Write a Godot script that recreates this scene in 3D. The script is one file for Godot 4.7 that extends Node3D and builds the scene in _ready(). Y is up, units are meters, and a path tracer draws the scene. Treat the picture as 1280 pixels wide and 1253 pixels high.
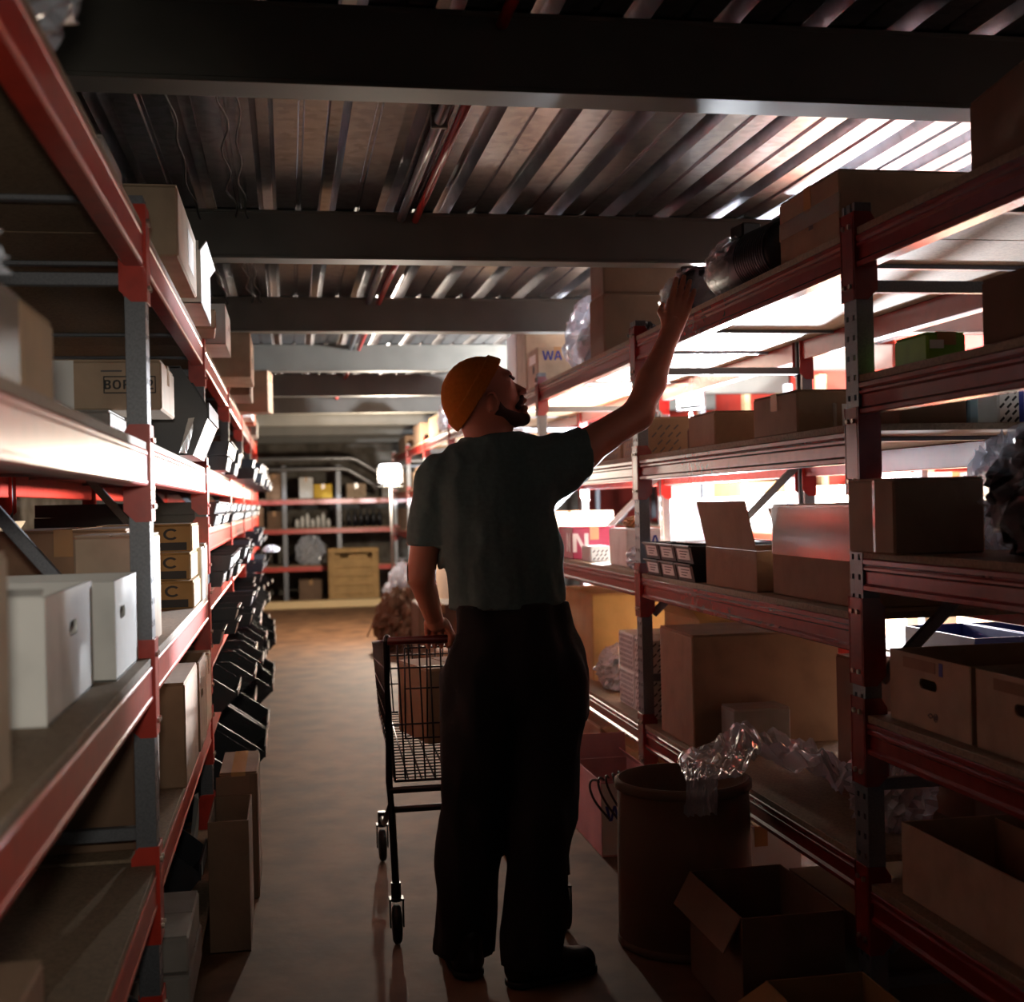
extends Node3D
# A dim storeroom aisle between two red racks: a man in a mustard beanie reaches for the top shelf.
# z is written as the distance from the camera along the aisle (positive forward) and turned by P().

var M := {}
var T := {}
var cache := {}
var names := {}
var rng := RandomNumberGenerator.new()
const XL := -0.307   # front plane of the left rack
const XR := 1.404    # front plane of the right rack
const DEEP := 0.76   # depth of the racks
const BAY := 2.0
const ZF := 2.947    # distance of the first pair of rack frames


func P(x: float, y: float, z: float) -> Vector3:
	return Vector3(x, y, -z)


# ---------------------------------------------------------------- mesh helpers
func mb(smooth := false) -> SurfaceTool:
	var st := SurfaceTool.new()
	st.begin(Mesh.PRIMITIVE_TRIANGLES)
	st.set_smooth_group(0 if smooth else 0xFFFFFFFF)
	return st


func tri(st: SurfaceTool, a: Vector3, b: Vector3, c: Vector3) -> void:
	st.add_vertex(a); st.add_vertex(c); st.add_vertex(b)


func quad(st: SurfaceTool, a: Vector3, b: Vector3, c: Vector3, d: Vector3) -> void:
	tri(st, a, b, c); tri(st, a, c, d)


func done(st: SurfaceTool) -> ArrayMesh:
	st.generate_normals()
	return st.commit()


func add_box(st: SurfaceTool, at: Vector3, size: Vector3, c := 0.003, b := Basis()) -> void:
	var h := size * 0.5
	c = minf(c, minf(h.x, minf(h.y, h.z)) * 0.45)
	var p := func(sx: float, sy: float, sz: float, k: int) -> Vector3:
		# corner point that lies on the face across axis k
		var v := Vector3(sx * (h.x - (0.0 if k == 0 else c)), sy * (h.y - (0.0 if k == 1 else c)), sz * (h.z - (0.0 if k == 2 else c)))
		return at + b * v
	for s: float in [-1.0, 1.0]:
		var q := [p.call(s, -1, -1, 0), p.call(s, 1, -1, 0), p.call(s, 1, 1, 0), p.call(s, -1, 1, 0)]
		if s > 0: quad(st, q[0], q[1], q[2], q[3])
		else: quad(st, q[3], q[2], q[1], q[0])
		q = [p.call(-1, s, -1, 1), p.call(-1, s, 1, 1), p.call(1, s, 1, 1), p.call(1, s, -1, 1)]
		if s > 0: quad(st, q[0], q[1], q[2], q[3])
		else: quad(st, q[3], q[2], q[1], q[0])
		q = [p.call(-1, -1, s, 2), p.call(1, -1, s, 2), p.call(1, 1, s, 2), p.call(-1, 1, s, 2)]
		if s > 0: quad(st, q[0], q[1], q[2], q[3])
		else: quad(st, q[3], q[2], q[1], q[0])
	if c <= 0.0:
		return
	for s: float in [-1.0, 1.0]:
		for t: float in [-1.0, 1.0]:
			var e := s * t > 0
			var q := [p.call(s, t, -1, 0), p.call(s, t, -1, 1), p.call(s, t, 1, 1), p.call(s, t, 1, 0)]
			if e: quad(st, q[0], q[1], q[2], q[3])
			else: quad(st, q[3], q[2], q[1], q[0])
			q = [p.call(-1, s, t, 1), p.call(-1, s, t, 2), p.call(1, s, t, 2), p.call(1, s, t, 1)]
			if e: quad(st, q[0], q[1], q[2], q[3])
			else: quad(st, q[3], q[2], q[1], q[0])
			q = [p.call(s, -1, t, 2), p.call(s, -1, t, 0), p.call(s, 1, t, 0), p.call(s, 1, t, 2)]
			if e: quad(st, q[0], q[1], q[2], q[3])
			else: quad(st, q[3], q[2], q[1], q[0])
			for u: float in [-1.0, 1.0]:
				if s * t * u > 0: tri(st, p.call(s, t, u, 0), p.call(s, t, u, 1), p.call(s, t, u, 2))
				else: tri(st, p.call(s, t, u, 2), p.call(s, t, u, 1), p.call(s, t, u, 0))


func cbox(size: Vector3, c := 0.003) -> ArrayMesh:
	var key := "b%.4f %.4f %.4f %.4f" % [size.x, size.y, size.z, c]
	if not cache.has(key):
		var st := mb()
		add_box(st, Vector3.ZERO, size, c)
		cache[key] = done(st)
	return cache[key]


func add_bar(st: SurfaceTool, a: Vector3, b: Vector3, w: float, t: float, c := 0.002) -> void:
	# a flat bar from a to b, w wide in the plane square to z, t thick along z
	var d := (b - a).normalized()
	var side := d.cross(Vector3(0, 0, 1)).normalized()
	if side.length() < 0.5: side = Vector3(1, 0, 0)
	add_box(st, (a + b) * 0.5, Vector3(w, (b - a).length(), t), c, Basis(side, d, side.cross(d)))


func ring(at: Vector3, d: Vector3, r: float, n: int) -> Array:
	var u := d.cross(Vector3.UP)
	if u.length() < 0.05: u = d.cross(Vector3.RIGHT)
	u = u.normalized()
	var w := d.cross(u).normalized()
	var out := []
	for k in n:
		var a := TAU * k / n
		out.append(at + (u * cos(a) + w * sin(a)) * r)
	return out


func add_tube(st: SurfaceTool, pts: Array, r: float, n := 8, caps := true) -> void:
	var rings := []
	for k in pts.size():
		var d: Vector3 = (pts[mini(k + 1, pts.size() - 1)] - pts[maxi(k - 1, 0)]).normalized()
		rings.append(ring(pts[k], d, r, n))
	for k in pts.size() - 1:
		for j in n:
			var i := (j + 1) % n
			quad(st, rings[k][j], rings[k + 1][j], rings[k + 1][i], rings[k][i])
	if caps:
		for j in n:
			var i := (j + 1) % n
			tri(st, pts[0], rings[0][j], rings[0][i])
			tri(st, pts[-1], rings[-1][i], rings[-1][j])


func add_lathe(st: SurfaceTool, prof: Array, n: int, at := Vector3.ZERO, b := Basis()) -> void:
	# prof: [radius, height] pairs from bottom to top
	for k in prof.size() - 1:
		for j in n:
			var a0 := TAU * j / n
			var a1 := TAU * (j + 1) / n
			var f := func(q: Array, a: float) -> Vector3: return at + b * Vector3(q[0] * cos(a), q[1], q[0] * sin(a))
			quad(st, f.call(prof[k], a0), f.call(prof[k + 1], a0), f.call(prof[k + 1], a1), f.call(prof[k], a1))


func add_prism(st: SurfaceTool, poly: Array, x: Transform3D, depth: float) -> void:
	# poly (Vector2, in the local xy plane) drawn out along local z by depth, centred
	var pk := PackedVector2Array(poly)
	if Geometry2D.is_polygon_clockwise(pk):
		pk.reverse()
	var ids := Geometry2D.triangulate_polygon(pk)
	var f := func(v: Vector2, z: float) -> Vector3: return x * Vector3(v.x, v.y, z)
	var h := depth * 0.5
	for k in range(0, ids.size(), 3):
		var a := pk[ids[k]]; var b := pk[ids[k + 1]]; var c := pk[ids[k + 2]]
		if (b - a).cross(c - a) < 0:
			var t := b; b = c; c = t
		tri(st, f.call(a, h), f.call(b, h), f.call(c, h))
		tri(st, f.call(a, -h), f.call(c, -h), f.call(b, -h))
	for k in pk.size():
		var a := pk[k]; var b := pk[(k + 1) % pk.size()]
		quad(st, f.call(a, -h), f.call(b, -h), f.call(b, h), f.call(a, h))


func add_holed(st: SurfaceTool, x: Transform3D, w: float, h: float, t: float, hole: Rect2) -> void:
	# a w by h plate (origin at its middle, local xy) with a rounded slot cut through it
	var c := hole.get_center()
	var r := minf(hole.size.x, hole.size.y) * 0.5
	var e := (hole.size * 0.5 - Vector2(r, r))
	var inn := []
	var out := []
	for k in 24:
		var d := Vector2.from_angle(TAU * (k + 0.5) / 24.0)
		var next := Vector2.from_angle(TAU * (k + 1.5) / 24.0)
		var here := c + Vector2(signf(d.x) * e.x, signf(d.y) * e.y) + d * r
		inn.append(here)
		if signf(d.x) != signf(next.x):
			var there := c + Vector2(signf(next.x) * e.x, signf(next.y) * e.y) + next * r
			for j in range(1, 6): inn.append(here.lerp(there, j / 6.0))
	var cnt := inn.size()
	for q: Vector2 in inn:
		var v := q - c
		var s := 1e9
		if absf(v.x) > 1e-6: s = minf(s, ((w * 0.5 if v.x > 0 else -w * 0.5) - c.x) / v.x)
		if absf(v.y) > 1e-6: s = minf(s, ((h * 0.5 if v.y > 0 else -h * 0.5) - c.y) / v.y)
		out.append(c + v * s)
	var f := func(v: Vector2, z: float) -> Vector3: return x * Vector3(v.x, v.y, z)
	for k in cnt:
		var j := (k + 1) % cnt
		for s: float in [0.5, -0.5]:
			var z := t * s
			var o0: Vector2 = out[k]; var o1: Vector2 = out[j]
			var co := Vector2(w * 0.5 * signf(o0.x + o1.x), h * 0.5 * signf(o0.y + o1.y))
			var corner := absf(o0.x - o1.x) > 1e-5 and absf(o0.y - o1.y) > 1e-5
			if s > 0:
				quad(st, f.call(inn[k], z), f.call(o0, z), f.call(o1, z), f.call(inn[j], z))
				if corner: tri(st, f.call(o0, z), f.call(co, z), f.call(o1, z))
			else:
				quad(st, f.call(inn[j], z), f.call(o1, z), f.call(o0, z), f.call(inn[k], z))
				if corner: tri(st, f.call(o1, z), f.call(co, z), f.call(o0, z))
		quad(st, f.call(inn[j], -t * 0.5), f.call(inn[k], -t * 0.5), f.call(inn[k], t * 0.5), f.call(inn[j], t * 0.5))
	for s: float in [-1.0, 1.0]:
		var a := Vector2(s * w * 0.5, -h * 0.5); var b := Vector2(s * w * 0.5, h * 0.5)
		quad(st, f.call(a, -t * 0.5), f.call(b, -t * 0.5), f.call(b, t * 0.5), f.call(a, t * 0.5))
		a = Vector2(-w * 0.5, s * h * 0.5); b = Vector2(w * 0.5, s * h * 0.5)
		quad(st, f.call(a, t * 0.5), f.call(b, t * 0.5), f.call(b, -t * 0.5), f.call(a, -t * 0.5))


func crumpled(r: Vector3, sd: int, amp := 0.25, n := 22, floor_cut := 0.75, freq := 2.2) -> ArrayMesh:
	# a crumpled bag: a faceted rounded body, set down on a flattened base; its origin is at the base
	var nz := FastNoiseLite.new()
	nz.seed = sd; nz.frequency = freq; nz.fractal_octaves = 3; nz.noise_type = FastNoiseLite.TYPE_SIMPLEX
	var st := mb()
	var g := []
	for i in n + 1:
		var row := []
		var th := PI * i / n
		for j in 2 * n:
			var ph := TAU * j / (2 * n)
			var d := Vector3(sin(th) * cos(ph), cos(th), sin(th) * sin(ph))
			var k := 1.0 + amp * (1.0 - 2.2 * absf(nz.get_noise_3dv(d))) - amp * 0.5 + amp * 0.5 * nz.get_noise_3dv(d * 3.1)
			var v := d * k
			v.y = maxf(v.y, -floor_cut) + floor_cut
			row.append(v * r)
		g.append(row)
	for i in n:
		for j in 2 * n:
			var m := (j + 1) % (2 * n)
			if i > 0: tri(st, g[i][j], g[i][m], g[i + 1][m])
			tri(st, g[i][j], g[i + 1][m], g[i + 1][j]) if i < n - 1 else tri(st, g[i][j], g[i][m], g[i + 1][j])
	return done(st)


func draped(w: int, h: int, shape: Callable) -> ArrayMesh:
	# a faceted sheet: shape(u, v) gives the point, u and v from 0 to 1
	var st := mb()
	for i in w:
		for j in h:
			var a: Vector3 = shape.call(float(i) / w, float(j) / h)
			var b: Vector3 = shape.call(float(i + 1) / w, float(j) / h)
			var c: Vector3 = shape.call(float(i + 1) / w, float(j + 1) / h)
			var d: Vector3 = shape.call(float(i) / w, float(j + 1) / h)
			tri(st, a, b, c); tri(st, a, c, d)
	return done(st)


func text_mesh(s: String, size: float, bold := true) -> TextMesh:
	var key := "t%s %.4f" % [s, size]
	if not cache.has(key):
		var f := SystemFont.new()
		f.font_names = PackedStringArray(["Droid Sans"])
		f.font_weight = 700 if bold else 400
		var t := TextMesh.new()
		t.font = f
		t.text = s
		t.font_size = 32
		t.pixel_size = size / 24.0
		t.depth = 0.0012
		cache[key] = t
	return cache[key]


# ---------------------------------------------------------------- nodes
func numbered(n: String) -> String:
	var k: int = names.get(n, -1) + 1
	names[n] = k
	return n if k == 0 else "%s_%03d" % [n, k]


func thing(called: String, label: String, category: String, at := Vector3.ZERO, turn := 0.0, group := "") -> Node3D:
	var o := Node3D.new()
	o.name = numbered(called)
	add_child(o)
	o.position = at
	o.rotation.y = deg_to_rad(turn)
	o.set_meta("label", label)
	o.set_meta("category", category)
	if group: o.set_meta("group", group)
	return o


func struct(called: String) -> Node3D:
	var o := Node3D.new()
	o.name = called
	add_child(o)
	o.set_meta("kind", "structure")
	return o


func part(parent: Node3D, called: String, mesh: Mesh, m: Material, at := Vector3.ZERO, b := Basis()) -> MeshInstance3D:
	var o := MeshInstance3D.new()
	o.name = called
	o.mesh = mesh
	o.material_override = m
	o.cast_shadow = GeometryInstance3D.SHADOW_CASTING_SETTING_ON
	parent.add_child(o, true)
	o.transform = Transform3D(b, at)
	return o


func copy(o: Node3D, at: Vector3, turn := 0.0, label := "") -> Node3D:
	var base: String = String(o.name).rstrip("0123456789").trim_suffix("_")
	var c: Node3D = o.duplicate()
	c.name = numbered(base)
	add_child(c)
	c.position = at
	c.rotation.y = deg_to_rad(turn)
	if label: c.set_meta("label", label)
	return c


# ---------------------------------------------------------------- materials
func noise_tex(called: String, sd: int, freq: float, ramp: Array, kind := FastNoiseLite.TYPE_SIMPLEX_SMOOTH, oct := 4, normal := false) -> void:
	var nz := FastNoiseLite.new()
	nz.seed = sd; nz.frequency = freq; nz.noise_type = kind; nz.fractal_octaves = oct
	if kind == FastNoiseLite.TYPE_CELLULAR: nz.cellular_return_type = FastNoiseLite.RETURN_CELL_VALUE
	var t := NoiseTexture2D.new()
	t.width = 512; t.height = 512; t.seamless = true; t.noise = nz; t.generate_mipmaps = false
	if normal:
		t.as_normal_map = true; t.bump_strength = 3.0
	else:
		var g := Gradient.new()
		g.offsets = PackedFloat32Array(ramp.map(func(q): return q[0]))
		g.colors = PackedColorArray(ramp.map(func(q): return q[1]))
		t.color_ramp = g
	T[called] = t


func mat(called: String, c: Color, rough := 0.8, metal := 0.0, tex := "", scale := 1.0, normal := "", depth := 0.4) -> StandardMaterial3D:
	var m := StandardMaterial3D.new()
	m.resource_name = called
	m.albedo_color = c
	m.roughness = rough
	m.metallic = metal
	m.cull_mode = BaseMaterial3D.CULL_DISABLED
	if tex:
		m.albedo_texture = T[tex]
	if normal:
		m.normal_enabled = true; m.normal_texture = T[normal]; m.normal_scale = depth
	if tex or normal:
		m.uv1_triplanar = true; m.uv1_world_triplanar = true
		m.uv1_scale = Vector3.ONE * scale
	M[called] = m
	return m


func film(called: String, c: Color, a: float, rough := 0.14) -> void:
	var m := mat(called, Color(c.r, c.g, c.b, a), rough)
	m.transparency = BaseMaterial3D.TRANSPARENCY_ALPHA


func glow(called: String, c: Color, e: float) -> void:
	var m := mat(called, c, 0.6)
	m.emission_enabled = true
	m.emission = c
	m.emission_energy_multiplier = e


func materials() -> void:
	var g := func(v: float) -> Color: return Color(v, v, v)
	noise_tex("blotch", 3, 0.006, [[0.0, g.call(0.86)], [0.5, g.call(0.95)], [1.0, g.call(1.0)]])
	noise_tex("grain", 5, 0.08, [[0.0, g.call(0.8)], [0.5, g.call(0.92)], [1.0, g.call(1.0)]])
	noise_tex("chips", 7, 0.09, [[0.0, Color(0.80, 0.76, 0.70)], [0.5, Color(0.91, 0.88, 0.84)], [1.0, Color(1, 0.98, 0.95)]], FastNoiseLite.TYPE_CELLULAR, 2)
	noise_tex("scuff", 11, 0.02, [[0.0, g.call(0.86)], [0.4, g.call(0.95)], [1.0, g.call(1.0)]])
	noise_tex("cement", 13, 0.012, [[0.0, Color(0.55, 0.5, 0.45)], [0.45, Color(0.82, 0.78, 0.72)], [0.7, Color(0.95, 0.92, 0.88)], [1.0, Color(1, 1, 1)]], FastNoiseLite.TYPE_SIMPLEX_SMOOTH, 6)
	noise_tex("spangle", 17, 0.035, [[0.0, g.call(0.78)], [0.5, g.call(0.92)], [1.0, g.call(1.0)]], FastNoiseLite.TYPE_CELLULAR, 1)
	noise_tex("knit", 19, 0.05, [[0.0, g.call(0.85)], [1.0, g.call(1.0)]])
	noise_tex("bump_fine", 23, 0.05, [], FastNoiseLite.TYPE_SIMPLEX_SMOOTH, 4, true)
	noise_tex("bump_wide", 29, 0.01, [], FastNoiseLite.TYPE_SIMPLEX_SMOOTH, 3, true)
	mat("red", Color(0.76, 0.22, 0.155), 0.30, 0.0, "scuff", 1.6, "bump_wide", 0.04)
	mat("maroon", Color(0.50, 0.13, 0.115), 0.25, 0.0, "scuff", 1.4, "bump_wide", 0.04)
	mat("steel_grey", Color(0.42, 0.43, 0.45), 0.42, 0.35, "grain", 3.0)
	mat("bolt", Color(0.75, 0.72, 0.66), 0.3, 0.8)
	mat("chipboard", Color(0.56, 0.49, 0.41), 0.75, 0.0, "chips", 3.0, "bump_fine", 0.12)
	mat("chip_edge", Color(0.78, 0.66, 0.45), 0.85, 0.0, "chips", 6.0)
	mat("joist", Color(0.33, 0.32, 0.29), 0.55, 0.1, "blotch", 0.8)
	mat("deck", Color(0.66, 0.66, 0.68), 0.27, 1.0, "spangle", 2.0, "bump_wide", 0.10)
	mat("cement_floor", Color(0.46, 0.335, 0.225), 0.72, 0.0, "cement", 0.45, "bump_fine", 0.06)
	mat("cement_wall", Color(0.42, 0.41, 0.39), 0.85, 0.0, "cement", 0.5)
	mat("red_wall", Color(0.72, 0.20, 0.14), 0.7, 0.0, "blotch", 0.6)
	mat("timber", Color(0.80, 0.70, 0.52), 0.7, 0.0, "grain", 1.5)
	mat("card", Color(0.58, 0.46, 0.36), 0.82, 0.0, "blotch", 1.7, "bump_fine", 0.12)
	mat("card_dark", Color(0.45, 0.35, 0.27), 0.85, 0.0, "blotch", 1.3, "bump_fine", 0.12)
	mat("card_pale", Color(0.70, 0.61, 0.51), 0.8, 0.0, "blotch", 1.9, "bump_fine", 0.12)
	mat("card_yellow", Color(0.64, 0.51, 0.32), 0.8, 0.0, "blotch", 1.5, "bump_fine", 0.12)
	mat("card_grey", Color(0.58, 0.56, 0.53), 0.75, 0.0, "blotch", 1.6)
	mat("card_white", Color(0.86, 0.86, 0.84), 0.6, 0.0, "blotch", 1.2)
	mat("card_pink", Color(0.82, 0.62, 0.62), 0.7, 0.0, "blotch", 1.2)
	mat("magenta", Color(0.62, 0.10, 0.26), 0.5, 0.0, "blotch", 2.0)
	mat("green", Color(0.46, 0.66, 0.15), 0.6, 0.0, "blotch", 2.0)
	mat("orange", Color(0.85, 0.38, 0.12), 0.6, 0.0, "blotch", 2.0)
	mat("yellow", Color(0.86, 0.70, 0.12), 0.6)
	mat("tape", Color(0.66, 0.50, 0.33), 0.2)
	film("tape_clear", Color(0.85, 0.80, 0.74), 0.35, 0.12)
	mat("paper", Color(0.88, 0.88, 0.86), 0.7)
	mat("ink", Color(0.06, 0.055, 0.06), 0.6)
	mat("ink_blue", Color(0.10, 0.18, 0.52), 0.6)
	mat("ink_grey", Color(0.30, 0.28, 0.28), 0.6)
	mat("white_ink", Color(0.9, 0.88, 0.88), 0.6)
	mat("navy", Color(0.055, 0.068, 0.10), 0.38, 0.0, "grain", 2.0)
	mat("blue_plastic", Color(0.06, 0.11, 0.32), 0.4)
	mat("black_plastic", Color(0.025, 0.025, 0.028), 0.42)
	mat("rubber", Color(0.03, 0.03, 0.032), 0.7)
	mat("cart_wire", Color(0.16, 0.15, 0.15), 0.35, 0.6)
	mat("cart_red", Color(0.30, 0.07, 0.06), 0.35)
	film("cellophane", Color(0.86, 0.87, 0.90), 0.22, 0.1)
	film("bag_film", Color(0.80, 0.82, 0.86), 0.42, 0.16)
	film("milky", Color(0.90, 0.90, 0.92), 0.6, 0.2)
	mat("wrapped_dark", Color(0.06, 0.05, 0.05), 0.3, 0.0, "", 1.0, "bump_fine", 0.8)
	M.wrapped_dark.uv1_triplanar = true
	mat("pipe_grey", Color(0.5, 0.5, 0.5), 0.35, 0.5)
	mat("pipe_red", Color(0.55, 0.08, 0.04), 0.4)
	mat("skin", Color(0.72, 0.46, 0.36), 0.5)
	mat("beard", Color(0.22, 0.14, 0.11), 0.8)
	mat("shirt", Color(0.33, 0.43, 0.42), 0.9, 0.0, "knit", 2.0, "bump_fine", 0.3)
	mat("trousers", Color(0.045, 0.048, 0.06), 0.9, 0.0, "knit", 2.0, "bump_fine", 0.3)
	mat("beanie", Color(0.74, 0.42, 0.05), 0.95, 0.0, "knit", 3.0, "bump_fine", 0.6)
	mat("shoe", Color(0.03, 0.03, 0.033), 0.45)
	glow("lamp_glow", Color(0.97, 0.98, 1.0), 8.0)


func _ready() -> void:
	rng.seed = 20
	# ---- camera
	var cam := Camera3D.new()
	cam.name = "camera"
	add_child(cam)
	var lens := CameraAttributesPhysical.new()
	lens.frustum_focal_length = 29.93
	lens.frustum_focus_distance = 3.75
	lens.exposure_aperture = 2.2
	cam.attributes = lens
	cam.keep_aspect = Camera3D.KEEP_HEIGHT
	cam.fov = 43.69
	cam.near = 0.05
	cam.far = 60.0
	cam.transform = Transform3D(Basis(Vector3(0.98409931, -0.02239811, 0.17620123), Vector3(0.0218183, 0.99974829, 0.00522753), Vector3(-0.17627396, -0.0013, 0.98434029)).orthonormalized(), Vector3(0, 1.35, 0))
	cam.current = true
	# ---- surroundings: a closed room, no daylight
	var env := Environment.new()
	env.background_mode = Environment.BG_COLOR
	env.background_color = Color(0, 0, 0)
	env.tonemap_mode = Environment.TONE_MAPPER_LINEAR
	env.tonemap_exposure = 1.15
	env.sdfgi_enabled = true
	env.ssao_enabled = true
	env.ssil_enabled = true
	var we := WorldEnvironment.new()
	we.name = "surroundings"
	we.environment = env
	add_child(we)
	materials()
	# ---- lamps: two of the place, two added to match the light
	work_lamp("work_lamp", "glaring white work lamp on a stand behind the right-hand rack", P(2.56, 1.28, 7.0), Vector3(0.36, 0.15, 0.07), -38.0, 75.0)
	work_lamp("work_lamp", "glaring white lamp on a slim pole far down the aisle", P(1.05, 1.68, 13.0), Vector3(0.22, 0.2, 0.07), -10.0, 10.0, Color(1.0, 0.93, 0.84))
	work_lamp("work_lamp", "added high white lamp in the next aisle beyond the dashed boxes, lighting the ceiling", P(2.76, 2.06, 8.3), Vector3(0.2, 0.12, 0.07), -60.0, 42.0)  # added lamp, mostly hidden by goods: lights the ceiling and left top boxes
	added_hooded_lamp("work_lamp", "added hooded lamp out of view behind the camera, brightening the left rack", P(1.05, 1.5, -0.6), Vector3(-0.35, 1.25, -2.6), 1.6)  # added fill lamp behind the camera, never in view
	room()
	left_rack()
	right_rack()
	next_aisle()
	far_end()
	left_goods()
	left_bins()
	right_goods()
	floor_goods()
	cart()
	person()


func work_lamp(called: String, label: String, at: Vector3, size: Vector3, turn: float, energy: float, tint := Color(0.95, 0.97, 1.0)) -> void:
	var t := thing(called, label, "lamp", Vector3(at.x, 0, at.z), turn)
	var y := at.y
	var st := mb(true)
	add_tube(st, [Vector3(0, 0.55, 0), Vector3(0, y - size.y * 0.5 - 0.05, 0)], 0.012, 10)
	part(t, "pole", done(st), M.pipe_grey)
	for k in 3:
		st = mb(true)
		var a := TAU * k / 3.0 + 0.5
		add_tube(st, [Vector3(0, 0.62, 0), Vector3(cos(a) * 0.3, 0.012, sin(a) * 0.3)], 0.009, 8)
		part(t, "leg", done(st), M.pipe_grey)
	st = mb(true)
	add_tube(st, [Vector3(0, 0.5, 0), Vector3(0, 0.66, 0)], 0.022, 12)
	part(t, "collar", done(st), M.black_plastic)
	st = mb()
	add_box(st, Vector3(0, y - size.y * 0.5 - 0.035, 0), Vector3(size.x + 0.05, 0.012, 0.025))
	for s in [-1, 1]:
		add_box(st, Vector3(s * (size.x * 0.5 + 0.02), y - 0.02, 0), Vector3(0.008, size.y * 0.5 + 0.06, 0.025))
	part(t, "bracket", done(st), M.black_plastic)
	part(t, "glowing_head", cbox(size, 0.02), M.lamp_glow, Vector3(0, y, 0))
	var l := OmniLight3D.new()
	l.name = "lamp_light"
	t.add_child(l)
	l.position = Vector3(0, y, 0)
	l.light_color = tint
	l.light_energy = energy
	l.light_size = 0.07
	l.omni_range = 40.0
	l.omni_attenuation = 2.0
	l.shadow_enabled = true


func added_hooded_lamp(called: String, label: String, at: Vector3, aim: Vector3, energy: float) -> void:
	# an unseen reflector lamp, added to brighten the left rack: the hood keeps its light in a wide cone
	var t := thing(called, label, "lamp", Vector3(at.x, 0, at.z))
	var d := (aim - at).normalized()
	var st := mb(true)
	add_tube(st, [Vector3(0, 0.02, 0), Vector3(0, at.y - 0.06, 0)], 0.012, 10)
	part(t, "pole", done(st), M.pipe_grey)
	st = mb(true)
	add_lathe(st, [[0.0, 0.0], [0.16, 0.0], [0.155, 0.018], [0.0, 0.022]], 24)
	part(t, "base", done(st), M.black_plastic)
	var side := d.cross(Vector3.UP).normalized()
	var b := Basis(side, d, side.cross(d))
	st = mb(true)
	add_lathe(st, [[0.0, -0.07], [0.035, -0.07], [0.05, -0.03], [0.085, 0.05], [0.082, 0.05], [0.047, -0.028], [0.0, -0.06]], 24, Vector3(0, at.y, 0), b)
	part(t, "hood", done(st), M.black_plastic)
	st = mb(true)
	add_lathe(st, [[0.0, -0.01], [0.055, -0.01], [0.055, -0.004], [0.0, -0.004]], 20, Vector3(0, at.y, 0), b)
	part(t, "glowing_disc", done(st), M.lamp_glow)
	var l := SpotLight3D.new()
	l.name = "lamp_light"
	t.add_child(l)
	l.look_at_from_position(Vector3(0, at.y, 0) + d * 0.06, Vector3(0, at.y, 0) + d * 2.0, Vector3.UP)
	l.light_color = Color(1.0, 0.96, 0.9)
	l.light_energy = energy
	l.light_size = 0.05
	l.spot_range = 30.0
	l.spot_attenuation = 2.0
	l.spot_angle = 34.0
	l.spot_angle_attenuation = 1.0
	l.shadow_enabled = true


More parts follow.
